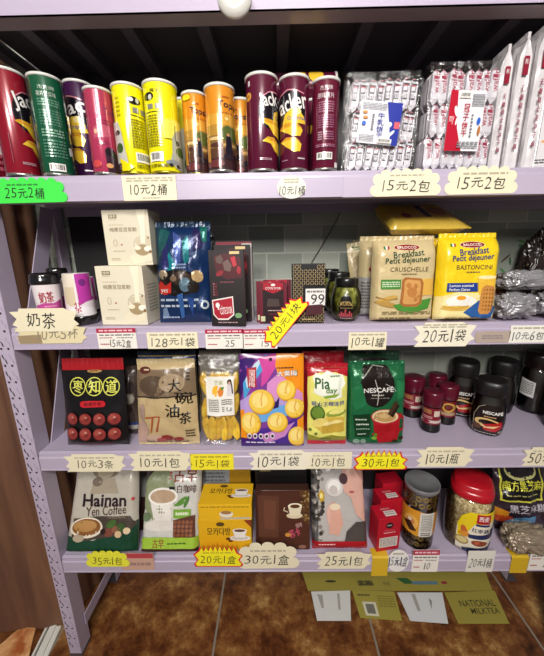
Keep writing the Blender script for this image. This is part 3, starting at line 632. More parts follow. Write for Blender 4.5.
can('orange chip can, shorter one left of its orange twin', 187, 210, .905, 90, '#d98a1e', tops(.6)+[('e', .22, .05, .14, .035, '#f0d818')], JKG, rim='#c0b070')
can('orange chip can, taller and in front of the other orange cans', 209, 237, .885, 82, '#dd8c20', tops(.72), JKG)
can('orange chip can half hidden behind the first maroon can', 229, 255, .95, 97, '#cf861f', tops(.4), JKG)
can('maroon chip can, left one of the three front maroon cans', 248, 278, .888, 71, MAR, jacker('Jack', -1), JKG)
m2, H2, r2 = can('maroon chip can with a big white and yellow printed front, middle of the maroon cans', 280, 308, .885, 73, MAR, jacker('acker', 1), JKG)
can('maroon chip can turned to show its ingredient panel, right one of the maroon cans', 311, 337, .886, 76, '#63132f', [('t', '杰克牌', .3, .06, .74, .11, '#e8d8dc'), ('t', '原味薯片', .22, .14, .8, .2, '#e8d8dc'), ('m', .26, .23, .8, .36, 5, '#a87088'), ('m', .26, .38, .8, .54, 6, '#9a5c78'), ('m', .26, .57, .4, .68, 4, '#c8a0b0'), ('m', .5, .57, .8, .68, 4, '#9a5c78'), ('m', .2, .72, .84, .76, 2, '#a87088'), ('b', .24, .82, .76, .905), ('r', .84, .94, .93, 1, '#e0dcd8'), ('e', .02, .5, .05, .05, CHY)], JKG)
ra, Ha, r_a = can('maroon chip can standing hidden behind the left maroon can', 254, 279, 1.01, 98, MAR, [], JKG)
can('maroon chip can standing hidden behind the right maroon can', 300, 326, 1.01, 98, MAR, [], JKG)
# one more can lies across the two rear ones
zc = ST[0]+Ha+.003
lc = empty('chip_can', 'maroon chip can lying on its side on top of the rear maroon cans', 'snack can', (ony(297, 80, 1.01).x, 1.01, zc+.0375), 0, JKG)
prof = [(.034, -.105), (.0352, -.1), (.0352, .1), (.034, .105)]
b = MB(); b.lathe(prof, M(MAR, 'can')); round_art(b, prof, [('e', .4, .25, .3, .1, CHY, .5), ('e', .4, .5, .3, .11, CHY, .4), ('e', .5, .5, .2, .05, CHD, .4), ('r', .1, .7, .14, .95, '#c06a80'), ('e', .2, .8, .3, .15, '#301020')], -.1, .1, 'can'); o = b.build('can_body', lc); o.rotation_euler = (0, R(90), 0); o.rotation_euler.rotate_axis('Z', R(-20))
b = MB(); b.lathe([(.033, .103), (.0362, .1035), (.0362, .109), (.033, .11)], M('#cfc9c4', 'gloss')); o = b.build('lid', lc); o.rotation_euler = (0, R(90), 0)
settle(lc, zc-.002)

# ------------------------------------------------------------------ wafer bundles
def wafer_stick_mesh(w, h, t, cols, tip, dark):
    mb = MB(); k = 7; pts = []
    prof = [(0, .06, .2), (.12, .46, .7), (.16, .5, 1), (.84, .5, 1), (.88, .46, .7), (1, .06, .2)]
    vs = []
    for f, hw, th in prof: vs += [(-w*hw, -t/2*th, f*h), (w*hw, -t/2*th, f*h), (w*hw, t/2*th, f*h), (-w*hw, t/2*th, f*h)]
    fs = [(4*i+j, 4*i+(j+1) % 4, 4*i+4+(j+1) % 4, 4*i+4+j) for i in range(len(prof)-1) for j in range(4)]+[(3, 2, 1, 0), (20, 21, 22, 23)]
    mb.add(vs, fs, M('#d9d5dc', 'bag'))
    mb.add([(-w*.12, -t*.12-.0003, h*.985), (w*.12, -t*.12-.0003, h*.985), (w*.3, -t*.28-.0004, h*.945), (-w*.3, -t*.28-.0004, h*.945)], [(3, 2, 1, 0)], M(tip, 'bag'))
    art = [('t', cols[1], .3, .36, .78, .8, cols[0], .01), ('e', .5, .24, .26, .05, tip), ('r', .2, .86, .8, .875, cols[0])]
    art = [('r', .2, .19, .8, .28, tip), ('r', .06, .15, .2, .85, dark)]
    lay_art(mb, art_shapes(art, w, h), w, h, lambda u, v, o: (u-w/2, -t/2-o, v), 'bag', off=.0003)
    # the wafer name runs up the stick
    vs_, fs_, _ = glyphs(cols[1], .01); L_ = h*.6; hh = w*.7
    mb.add([(w*.08+hh*(.5-y)*-1+0 if False else (w*.1-hh*.5+hh*(1-y)), -t/2-.0006, h*.32+x*L_) for x, y in vs_], fs_, M(cols[0], 'bag'))
    return mb
def wafer_bundle(label, x0, x1, ytop, Y, nx, tip, ink, word, lab, layers, dark, lx, ry=0, turn=0, gap=1.):
    z = ST[0]; a, b = ony(x0, 168, Y), ony(x1, 168, Y); W = b.x-a.x; H = ony((x0+x1)/2, ytop, Y).z-z; rows = 3
    sw = W/nx; sh = H/rows*1.04; t = .012
    root = empty('wafer_pack', label, 'wafer pack', ((a.x+b.x)/2, Y, z+.003), turn, 'plastic-wrapped wafer packs')
    proto = wafer_stick_mesh(sw*.93, sh, t, (ink, word), tip, dark); me = None
    for ly in range(layers):
        for r in range(rows):
            for k in range(nx):
                xx = -W/2+sw*(k+.5)+(.3*sw*(1 if r == 1 else 0) if k < nx-1 else 0); ang = rnd.uniform(-.05, .05)+(.1 if ry else 0)
                if me is None: o = proto.build('wafer_stick', root); me = o.data
                else: o = bpy.data.objects.new('wafer_stick', me); COL.objects.link(o); o.parent = root
                o.location = (xx, ly*(t+.003)+.008+.002*(k % 2)-(.004 if r == 0 else 0), (rows-1-r)*H/rows*.985+rnd.uniform(-.002, .002)); o.rotation_euler = (rnd.uniform(-.04, .04), ang, rnd.uniform(-.15, .15))
    D = layers*(t+.003)+.006; f = MB(); nu, nv = 24, 24
    def q(u, v, s): 
        n = noise.noise(Vector((u*9, v*9, s*4+Y*9)))*.0035*min(1, 6*v)
        return n
    for s, (ax, ay, bx, by) in enumerate(((-W/2-.006, -.006, W/2+.006, -.006), (W/2+.006, -.006, W/2+.006, D), (W/2+.006, D, -W/2-.006, D), (-W/2-.006, D, -W/2-.006, -.006))):
        nx_, ny_ = by-ay, -(bx-ax); l = math.hypot(nx_, ny_); nx_, ny_ = nx_/l, ny_/l; vs = []
        for j in range(nv+1):
            for i in range(nu+1):
                u, v = i/nu, j/nv; d = q(u+s, v, s)*math.sin(PI*u)*(1); vs.append((ax+(bx-ax)*u+nx_*(abs(d)), ay+(by-ay)*u+ny_*abs(d), (H+.012)*v+q(u+s, 1.1, 9)*math.sin(PI*u)*v))
        f.add(vs, [(j*(nu+1)+i, j*(nu+1)+i+1, (j+1)*(nu+1)+i+1, (j+1)*(nu+1)+i) for j in range(nv) for i in range(nu)], FILM, True)
    vs = [(x, y, H+.012+.004*math.sin(x*300+y*200)*(abs(x) < W/2)*(0 < y < D*.9)) for y in [(-.006+(D+.006)*j/8) for j in range(9)] for x in [-W/2-.006+(W+.012)*i/nu for i in range(nu+1)]]
    f.add(vs, [(j*(nu+1)+i, j*(nu+1)+i+1, (j+1)*(nu+1)+i+1, (j+1)*(nu+1)+i) for j in range(8) for i in range(nu)], FILM, True)
    f.build('plastic_wrap', root)
    lw, lh, cx, cz, rot, art = lab
    m = MB(); lw *= W; lh *= H
    m.box(-lw/2, lw/2, -.0004, .0004, -lh/2, lh/2, M('#e4e4e8', 'gloss')); lay_art(m, art_shapes(art, lw, lh), lw, lh, lambda u, v, o: (u-lw/2, -.0004-o, v-lh/2), 'gloss')
    o = m.build('label_sheet', root); o.location = (-W/2+cx*W, -.0105, H*(1-cz)); o.rotation_euler = (0, rot, 0)
    return root
FILM = film()
labA = (.62, .46, .46, .49, R(6), [('p', [(.62, 0), (1, 0), (1, 1), (.86, 1), (.8, .85), (.76, .6), (.7, .35)], '#20309a'), ('e', .74, .52, .07, .06, '#eef0f6', .6), ('e', .82, .72, .1, .035, '#eef0f6', .8), ('e', .76, .8, .04, .05, '#eef0f6'), ('r', .86, .44, .99, .6, '#d8606a'), ('t', '牛乳饼干', .40, .26, .58, .8, '#20309a', .03) if False else ('t', '牛', .44, .26, .6, .4, '#20309a', .02),
        ('t', '乳', .44, .42, .6, .56, '#20309a', .02), ('t', '饼', .44, .58, .6, .72, '#20309a', .02), ('t', '干', .46, .74, .6, .84, '#20309a', .02), ('m', .3, .3, .36, .7, 7, '#5a5a66'), ('e', .12, .28, .06, .03, '#d98a3a'), ('e', .14, .4, .06, .03, '#d98a3a'), ('e', .12, .54, .05, .05, '#2c62c8'), ('m', .04, .06, .62, .2, 4, '#7a7a84'), ('m', .04, .8, .4, .95, 4, '#7a7a84'), ('b', .5, .87, .84, .97)])
wafer_bundle('wrapped bundle of wafer sticks with a blue and white label', 346, 410, 80, .875, 8, '#c46a74', '#2c2a30', 'ELJI', labA, 2, '#55505a', 0, ry=1)
labB = (.52, .6, .53, .53, R(2), [('p', [(0, 0), (.2, 0), (.24, .3), (.3, .62), (.5, 1), (0, 1)], '#b81430'), ('e', .22, .34, .05, .09, '#f2f0f0', .3), ('e', .26, .5, .03, .07, '#f2f0f0', -.2), ('t', 'my', .04, .42, .18, .56, '#f0c8cc', .02), ('t', '冠', .42, .22, .58, .36, '#b02038', .01), ('t', '子', .42, .38, .58, .5, '#b02038', .01), ('t', '饼', .42, .52, .58, .64, '#b02038', .01), ('t', '干', .42, .66, .58, .76, '#b02038', .01),
        ('m', .66, .38, .72, .78, 7, '#55555c'), ('e', .88, .5, .05, .06, '#2c62c8'), ('e', .92, .66, .04, .08, '#b0703a'), ('b', .25, .04, .56, .13), ('m', .62, .06, .96, .26, 5, '#8a8a90'), ('m', .34, .84, .94, .96, 3, '#8a8a90')])
wafer_bundle('wrapped bundle of white wafer sticks with a red and white label', 423, 487, 70, .872, 8, '#9c2c48', '#a83a50', 'wafer', labB, 4, '#c9c6cc', 0)

# tall grey packs
def tall_pack(label, xa, xb, Y, ytop, depth, front=(), seed=0, tilt=0):
    z = ST[0]; a = ony(xa, 167, Y); b = ony(xb, 167, Y); H = ony((xa+xb)/2+10, ytop, Y).z-z; W = b.x-a.x
    root = empty('biscuit_pack', label, 'biscuit pack', ((a.x+b.x)/2, Y+depth/2, z+.001), R(-2), 'tall grey biscuit packs', ry=tilt)
    mb = MB(); nu, nv = 10, 26; n_ = 4
    def ring(v):
        out = []; z_ = H*v
        wv = min(1, (1-v)*7+.12); 
        for (cx, cy) in [(-.5, -.5), (-.17, -.5), (.17, -.5), (.5, -.5), (.5, -.17), (.5, .17), (.5, .5), (.17, .5), (-.17, .5), (-.5, .5), (-.5, .17), (-.5, -.17)]:
            nn = noise.noise(Vector((cx*2+seed, cy*2, v*5)))*.004
            out.append((cx*W*wv*(.97 if v < .02 else 1)+nn, cy*depth+nn, z_))
        return out
    vs = [p for j in range(nv+1) for p in ring(j/nv)]
    mb.add(vs, [(j*12+i, j*12+(i+1) % 12, (j+1)*12+(i+1) % 12, (j+1)*12+i) for j in range(nv) for i in range(12)]+[tuple(range(12))[::-1], tuple(nv*12+i for i in range(12))], M('#d6d2d4', 'bag'), False)
    side = [('t', '木', .3, .14, .66, .2, '#a02038', .03), ('r', .28, .12, .7, .26, '#8c1c34'), ('t', '熊', .36, .14, .62, .18, '#e8e0e0')]+[('t', c, .36, .34+.065*i, .62, .385+.065*i, '#8a3048', .01) for i, c in enumerate('无糖精全麦饼干酥')]+[('r', .9, .05, .96, .95, '#5a4c54')]
    lay_art(mb, art_shapes(side, W, H*.98), W, H*.98, lambda u, v, o: (u-W/2, -depth/2-.005-o, v), 'gloss', cv=8)
    mb.build('pack_body', root)
    m = MB(); m.box(-W*.12, W*.12, -depth/2, depth/2, H-.002, H+.012, M('#c9c5c8', 'bag')); m.build('top_seal', root)
    settle(root, z)
    return root
tall_pack('tall grey biscuit pack nearest the red-label wafer bundle', 488, 499, .90, 50, .06, seed=1)
tall_pack('tall grey biscuit pack, middle one of the three standing on edge', 504, 515.5, .885, 38, .06, seed=2)
tall_pack('tall grey biscuit pack on edge, right beside the one with the biscuit picture', 521, 532.5, .872, 28, .06, seed=3)
carton('biscuit_pack', 'white biscuit pack picturing stacked orange biscuits, right end of the top shelf', 536.5, 606, 167, 22, 0, .05, '#dad7d9', front=[('e', .36, .8, .3, .02, '#e0a050')]+[('e', .36, .64+.035*i, .24, .028, '#c87424' if i % 2 else '#e8a04c') for i in range(7)]+[('e', .25, .42, .03, .1, '#5a1c28'), ('e', .25, .42, .02, .085, '#dad7d9'), ('e', .5, .35, .12, .12, '#5a1c28'), ('e', .5, .35, .1, .1, '#dad7d9'), ('m', .02, .93, .3, .97, 2, '#555555')],
       Yb=.862, rz=R(-8), group='tall grey biscuit packs', fin='gloss', edge=.006, cat='biscuit pack', part='pack_body')

# ------------------------------------------------------------------ second shelf
def cup(label, x0, x1, y0, yt, Y, upside, art, lid_col='#161516'):
    z = ST[1]; P = ony((x0+x1)/2, y0, Y); ang = math.atan2(P.x, Y); r = .5*(ony(x1, y0, Y).x-ony(x0, y0, Y).x)*math.cos(ang); H = ony((x0+x1)/2, yt, Y).z-z
    root = empty('milk_tea_cup', label, 'drink cup', (P.x, Y, z+.0006), -ang, 'milk tea cups')
    pf = [(r*.74, 0), (r*.76, .002), (r*.93, H-.03)] if not upside else [(r*.97, .024), (r*.84, H-.002), (r*.82, H)]
    b = MB(); b.lathe(pf, M('#e8dfe2', 'gloss')); z0 = pf[0][1]+.002; z1 = pf[-1][1]-.001; round_art(b, pf, art, z0, z1, 'gloss'); b.build('cup_body', root)
    if not upside: lp = [(r*.95, H-.032), (r*1.02, H-.03), (r*1.03, H-.022), (r*.99, H-.018), (r*.97, H-.008), (r*.93, H-.002), (r*.86, H), (r*.82, H-.004), (r*.3, H-.005)]
    else: lp = [(r*.88, 0), (r*.95, .002), (r*.98, .008), (r*1.03, .02), (r*1.03, .026), (r*.97, .027)]
    b = MB(); b.lathe(lp, M(lid_col, 'glassy')); b.build('lid', root)
    return root
cup('upright pink milk tea cup with a black lid beside the upside-down cup', 36, 68, 318, 273, .90, 0, [('r', 0, 0, 1, .45, '#eadfe0'), ('p', [(0, .5), (.3, .44), (.7, .46), (1, .38), (1, 1), (0, 1)], '#c14a98'), ('t', '奶茶', .14, .18, .7, .44, '#a01c30', .03, .05), ('m', .3, .5, .8, .56, 1, '#e8a0c8')])
cup('upside-down milk tea cup with a magenta print standing on its black lid', 68, 100, 324, 273, .91, 1, [('p', [(.42, 0), (1, 0), (1, .62), (.7, .66), (.45, .74)], '#b83aa0'), ('e', .2, .5, .25, .25, '#d8c8a8'), ('e', .5, 1.0, .6, .24, '#f0ecf0'), ('t', '茶', .26, .66, .5, .9, '#b02040', .03), ('r', .36, .05, .42, .8, '#f2e8f0'), ('e', .65, .2, .12, .08, '#7a2c80'), ('r', 0, 0, .4, .3, '#e6dcc8')])
cup('milk tea cup with a black lid hidden behind the upright pink cup', 54, 76, 318, 268, .99, 0, [('p', [(0, .5), (1, .4), (1, 1), (0, 1)], '#b04890')])
cup('upside-down milk tea cup, mostly hidden behind the first upside-down one', 81, 102, 320, 277, 1.0, 1, [('r', .3, 0, 1, .7, '#b83aa0')])
soy = [('r', .14, .08, .32, .15, '#8a7c5c'), ('t', '植养', .16, .09, .3, .135, '#efe8d2'), ('m', .14, .165, .3, .18, 1, '#a09878'), ('m', .13, .255, .45, .275, 1, '#b8a888'), ('t', '纯黄豆豆浆粉', .13, .31, .72, .385, '#8a7458', .01), ('t', '0', .18, .52, .27, .65, '#b09a78', -.02), ('e', .36, .62, .02, .015, '#a0404a'), ('m', .16, .72, .42, .75, 1, '#b8a888'), ('m', .1, .86, .3, .91, 2, '#b8a888'),
       ('e', .86, .62, .24, .16, '#c4b8a0'), ('e', .86, .62, .22, .14, '#e4dcc4'), ('e', .86, .58, .2, .08, '#d0c4a8'), ('p', [(.74, 0), (.94, 0), (.9, .3), (.88, .6), (.78, .6), (.8, .3)], '#f2ead0'), ('e', .8, .72, .16, .1, '#a8926c'), ('e', .7, .68, .07, .04, '#efe6cc'), ('e', .92, .7, .08, .05, '#f4eedc'), ('p', [(.5, .84), (.62, .78), (.8, .84), (.98, .78), (1, .92), (.6, .98)], '#e9dfc4'), ('e', .95, .5, .02, .02, '#8a7050'), ('e', .97, .75, .03, .03, '#8a6a40')]
sl = [('m', .2, .3, .8, .8, 9, '#a8a49a')]
b0 = carton('soy_milk_box', 'cream soy milk box standing on the shelf left of the blue bag', 103, 150, 325, 266, 1, .10, '#e4dcc4', front=soy, right=sl, rz=R(-4), cat='drink box', group='cream soy milk boxes')
H_ = .0
bpy.context.view_layer.update()
b0top = max((b0.children[0].matrix_world @ v.co).z for v in b0.children[0].data.vertices)
carton('soy_milk_box', 'cream soy milk box resting on top of the front one', 108, 153, 263, 203, 1, .09, '#ddd5bd', front=soy, Yb=.895, lift=b0top-ST[1], cat='drink box', group='cream soy milk boxes', H=.15)
# blue bag of chocolates
choc = [('p', [(0, 0), (.3, 0), (.14, .3), (0, .5)], '#1c3a4c'), ('p', [(.1, .05), (.3, .1), (.2, .3), (.06, .35)], '#1f5a5c'), ('p', [(.36, .1), (.5, .16), (.5, .4), (.4, .42)], '#44589a'), ('p', [(.52, .2), (.62, .14), (.66, .4), (.56, .42)], '#137078'), ('p', [(.7, .05), (.84, .1), (.88, .25), (.72, .3)], '#2c2456'), ('p', [(.2, .44), (.3, .3), (.4, .44), (.3, .5)], '#17808a'), ('p', [(.8, .0), (.95, .04), (.94, .2), (.86, .2)], '#1a6a60'), ('p', [(.14, .3), (.26, .22), (.28, .45), (.16, .48)], '#2a2a66'),
        ('m', .34, .41, .6, .47, 2, '#8c9cc0'), ('e', .42, .6, .36, .13, '#17120f'), ('e', .16, .52, .09, .045, '#9a8a70'), ('e', .5, .56, .18, .07, '#3a2c22'), ('e', .78, .54, .1, .06, '#b89a6c', .5), ('e', .56, .62, .1, .07, '#5a7484'), ('e', .7, .64, .1, .06, '#2a2420'), ('e', .36, .56, .06, .03, '#7a6450'), ('p', [(.02, .62), (.1, .58), (.2, .63), (.32, .59), (.3, .7), (.18, .72), (.04, .7)], '#c02a22'), ('t', 'yes', .08, .66, .24, .71, '#f0e0dc', .02),
        ('m', .06, .75, .8, .79, 1, '#b8c8dc'), ('m', .06, .81, .72, .85, 1, '#c8d4e4'), ('e', .88, .82, .07, .045, '#c8d0d4'), ('e', .88, .82, .04, .025, '#1c3c6a'), ('p', [(.1, .86), (.18, .84), (.22, .95), (.08, .96)], '#7a92b4'), ('m', .08, .93, .4, .96, 1, '#a8b8d0'), ('p', [(.4, .72), (.52, .7), (.5, .94), (.44, .96)], '#3c68a8'), ('p', [(.58, .74), (.7, .76), (.66, .95)], '#2a4c90')]
pouch('chocolate_bag', 'glossy dark blue bag of chocolates beside the cream soy milk boxes', 156, 211, 325, 221, 1, .075, '#14305c', choc, kind='pillow', fin='foil', Yt=.90, wr=.003, seal='#12304c', seed=3, back='#14305c')
pouch('chocolate_bag', 'dark bag standing behind the blue chocolate bag', 166, 216, 325, 232, 1, .05, '#26262c', [], Yb=.98, Yt=1.02, seal='#1c1c22', seed=4)
# chocolate bars
bar = [('r', 0, 0, 1, 1, '#1b1114'), ('p', [(.15, .08), (.5, .04), (.9, .1), (.95, .36), (.5, .38), (.2, .3)], '#4c0e18'), ('e', .3, .3, .12, .03, '#8c1c2c', .5), ('e', .85, .26, .06, .05, '#a02030'), ('p', [(.2, .1), (.34, .06), (.42, .12), (.36, .18), (.22, .16)], '#5e4844'), ('p', [(.4, .16), (.55, .12), (.66, .2), (.6, .28), (.44, .26)], '#6e5650'), ('p', [(.62, .1), (.75, .08), (.8, .2), (.7, .22)], '#c02c3c'), ('r', .6, .02, .88, .055, '#d8c088'), ('t', '70%', .08, .42, .22, .6, '#8c2c34', -.01, 0), ('m', .1, .42, .13, .6, 5, '#a08890'), ('m', .3, .4, .7, .43, 1, '#80404a'),
       ('p', [(.04, .65), (.66, .6), (.68, .85), (.5, .92), (.2, .92), (.06, .85)], '#e8dcd8'), ('p', [(.07, .665), (.63, .62), (.65, .84), (.48, .9), (.2, .9), (.09, .84)], '#a8142c'), ('e', .2, .72, .06, .035, '#f0e8e4'), ('r', .2, .72, .24, .78, '#f0e8e4'), ('t', 'CÔTE D\'OR', .26, .72, .62, .84, '#f0e8e4', .03, .12), ('e', .8, .86, .1, .035, '#78a070'), ('m', .2, .945, .8, .965, 1, '#c8a0a0')]
cb1 = carton('chocolate_bar', 'tall dark chocolate bar with a red shield logo, front of its stack', 212, 246, 326, 250, 1, .016, '#6a1424', front=bar, right=[('r', .3, 0, .7, 1, '#501020')], rz=R(-4), cat='chocolate bar', group='tall chocolate bars', lean=.03)
carton('chocolate_bar', 'tall dark chocolate bar second in the stack, slightly higher than the front bar', 218, 252, 322, 245, 1, .016, '#6a1424', front=bar, Yb=.905, rz=R(-4), cat='chocolate bar', group='tall chocolate bars', Yt=.905)
carton('chocolate_bar', 'tall chocolate bar with a silvery patterned side, hindmost of its stack', 220, 254, 320, 242, 1, .022, '#7c6a6c', front=[('r', 0, 0, 1, .04, '#7a1c2c'), ('r', .72, .02, 1, 1, '#b9b2ae')]+[('e', .8+.1*(i % 2), .06+.045*i, .05, .014, '#6a5a56', i) for i in range(20)], Yb=.938, rz=R(-4), cat='chocolate bar', group='tall chocolate bars')
sbar = [('r', 0, 0, 1, 1, '#240c14'), ('r', 0, 0, .12, 1, '#6a1428'), ('r', .88, 0, 1, 1, '#6a1428'), ('p', [(.14, 0), (.86, 0), (.86, .16), (.5, .26), (.14, .16)], '#a8142c'), ('t', 'CÔTE D\'OR', .22, .09, .78, .16, '#f0e8e4', .02), ('e', .5, .05, .08, .03, '#f0e8e4'), ('p', [(.3, .38), (.7, .4), (.74, .58), (.26, .58)], '#4a3a36'), ('m', .3, .66, .8, .7, 1, '#c8b0a8'), ('m', .36, .76, .66, .78, 1, '#b03048'), ('r', .04, .82, .2, .95, '#c8c8a0')]
for i, (dx, dy, lb) in enumerate(((0, 0, 'small red and black chocolate bar at the front, partly behind the yellow star tag'), (-3, .018, 'small red chocolate bar second in its stack'), (4, .036, 'small red chocolate bar third in its stack'))):
    carton('chocolate_bar', lb, 260+dx, 287+dx, 322, 283-i*1.5, 1, .012, '#7a1830', front=sbar, Yb=.872+dy, cat='chocolate bar', group='small chocolate bars')
gold = []
g_ = random.Random(5)
for i in range(15):
    for j in range(26):
        x, y = .05+i*.064, .03+j*.037
        if .34 < x and .36 < y < .72 or (.25 < x < .75 and y < .1): continue
        s = .022 if (i+j) % 2 else -.022
        gold.append(('l', [(x-.018, y+s*.6), (x+.018, y-s*.6)], .016, '#b8a070'))
gold += [('r', .4, .4, .99, .68, '#e8e4e0'), ('m', .44, .42, .95, .48, 1, '#7a7470'), ('t', '99', .56, .49, .97, .66, '#1c1a1e', .0), ('p', [(.42, .68), (.92, .66), (.93, .82), (.42, .86)], '#4c2028'), ('m', .3, .9, .7, .93, 1, '#c8b080')]
carton('chocolate_box', 'black chocolate box with a gold pattern and a white 99 label', 292, 324, 323, 264, 1, .03, '#141214', front=gold, cat='chocolate box', Yb=.868)
# olive jars
def glass():
    def b(nt, N, L, p):
        tr = N.new('ShaderNodeBsdfTransparent'); tr.inputs[0].default_value = (.93, .95, .92, 1); g = N.new('ShaderNodeBsdfGlossy'); g.inputs['Roughness'].default_value = .04
        fr = N.new('ShaderNodeFresnel'); fr.inputs[0].default_value = 1.45; mx = N.new('ShaderNodeMixShader'); L.new(fr.outputs[0], mx.inputs[0]); L.new(tr.outputs[0], mx.inputs[1]); L.new(g.outputs[0], mx.inputs[2]); L.new(mx.outputs[0], N['Material Output'].inputs['Surface']); N.remove(p)
    return nodemat('jar_glass', b)
def jar(name, label, x0, x1, yb, yt, shelf, prof, lid, content=None, art=(), lab=None, Yb=None, n=2, cat='jar', group=None, glass_mat=None, lidn=None, stuff=None, rough='gloss', rz=0, ring=None, zr=None):
    """prof: fractions (r of half width, z of height) of the glass; lid: (fractions, colour)"""
    z = ST[shelf]; xc = (x0+x1)/2
    if Yb is None: Yb = onz(xc, yb, z).y
    P = ony(xc, yb, Yb); ang = math.atan2(P.x, Yb); r = .5*(ony(x1, yb, Yb).x-ony(x0, yb, Yb).x)*math.cos(ang)
    Yc = Yb+r; H = ony(xc, yt, Yc+(r*.8 if shelf > 1 else 0)).z-z; X = P.x*Yc/Yb
    if Yc+r > WALL-.014: X *= (WALL-.014-r)/Yc; Yc = WALL-.014-r
    root = empty(name, label, cat, (X, Yc, z+.0006), -ang+rz, group)
    pf = [(a*r, b*H) for a, b in prof]
    b = MB(); b.lathe(pf, glass_mat or glass(), n=n, seg=48)
    if lab and content is None: round_art(b, pf, art, lab[0]*H, lab[1]*H, rough, n=n, seg=18, cv=10)
    b.build('glass_jar', root)
    if content:
        b = MB(); pc = [(max(a*r-.0022, .001), b_*H+(.002 if b_ < .1 else 0)) for a, b_ in prof if b_ <= content[1]]; pc.append((pc[-1][0], pc[-1][1]+.001)); b.lathe(pc, content[0], n=n, seg=48); b.build(content[2], root)
        if lab:
            b = MB(); f = radial(pf, r, n); z0, z1 = lab[0]*H, lab[1]*H; lay_art(b, art_shapes(art, 2*r, z1-z0), 2*r, z1-z0, lambda u, v, o: f(u, v, o+.0006, z0), rough, cu=18, cv=10, smooth=True); b.build('label', root)
    b = MB(); b.lathe([(a*r, c*H) for a, c in lid[0]], M(lid[1], lid[2]), n=lidn or n, seg=48)
    if len(lid) > 3: b.lathe([(a*r, c*H) for a, c in lid[3]], M(lid[4], lid[2]), n=lidn or n, seg=48)
    b.build('lid', root)
    return root, H, r
jp = [(.6, 0), (.72, .02), (.95, .2), (1, .42), (.95, .62), (.78, .78), (.68, .82), (.68, .9)]
jl = ([(.74, .82), (.76, .83), (.76, .97), (.72, 1), (.3, 1)], '#131313', 'gloss')
olive = ramp_noise('green_olives', [(.35, '#4a4a1c'), (.5, '#7c7c30'), (.65, '#b4b060')], 42, 2, .35, .8)
ol = [('p', [(.3, .95), (.28, .5), (.36, .22), (.5, .12), (.64, .2), (.74, .48), (.75, .95)], '#15120f'), ('l', [(.32, .5), (.42, .36), (.6, .36), (.72, .5)], .02, '#b89a58'), ('t', 'KUKU', .34, .36, .7, .48, '#b89a58', .02), ('m', .34, .54, .72, .58, 1, '#a08850')]+[('r', .3+.06*i, .84-h, .345+.06*i, .86, '#b84a52') for i, h in enumerate((.08, .16, .12, .24, .1, .18, .12))]+[('m', .34, .88, .72, .93, 1, '#c8a0a0')]
OG = 'olive jars'
j0, _, _ = jar('olive_jar', 'jar of green olives with a black label, front of its row', 329, 361, 320, 278, 1, jp, jl, (olive, .8, 'olives'), ol, (.02, .74), Yb=.868, group=OG)
jar('olive_jar', 'olive jar right behind the front one, only its black lid and shoulder showing', 323, 352, 316, 272, 1, jp, jl, (olive, .8, 'olives'), (), None, Yb=.968, group=OG)
jar('olive_jar', 'hindmost olive jar, with its lid against the tiled wall', 315, 341, 312, 269, 1, jp, jl, (olive, .8, 'olives'), (), None, Yb=1.066, group=OG)
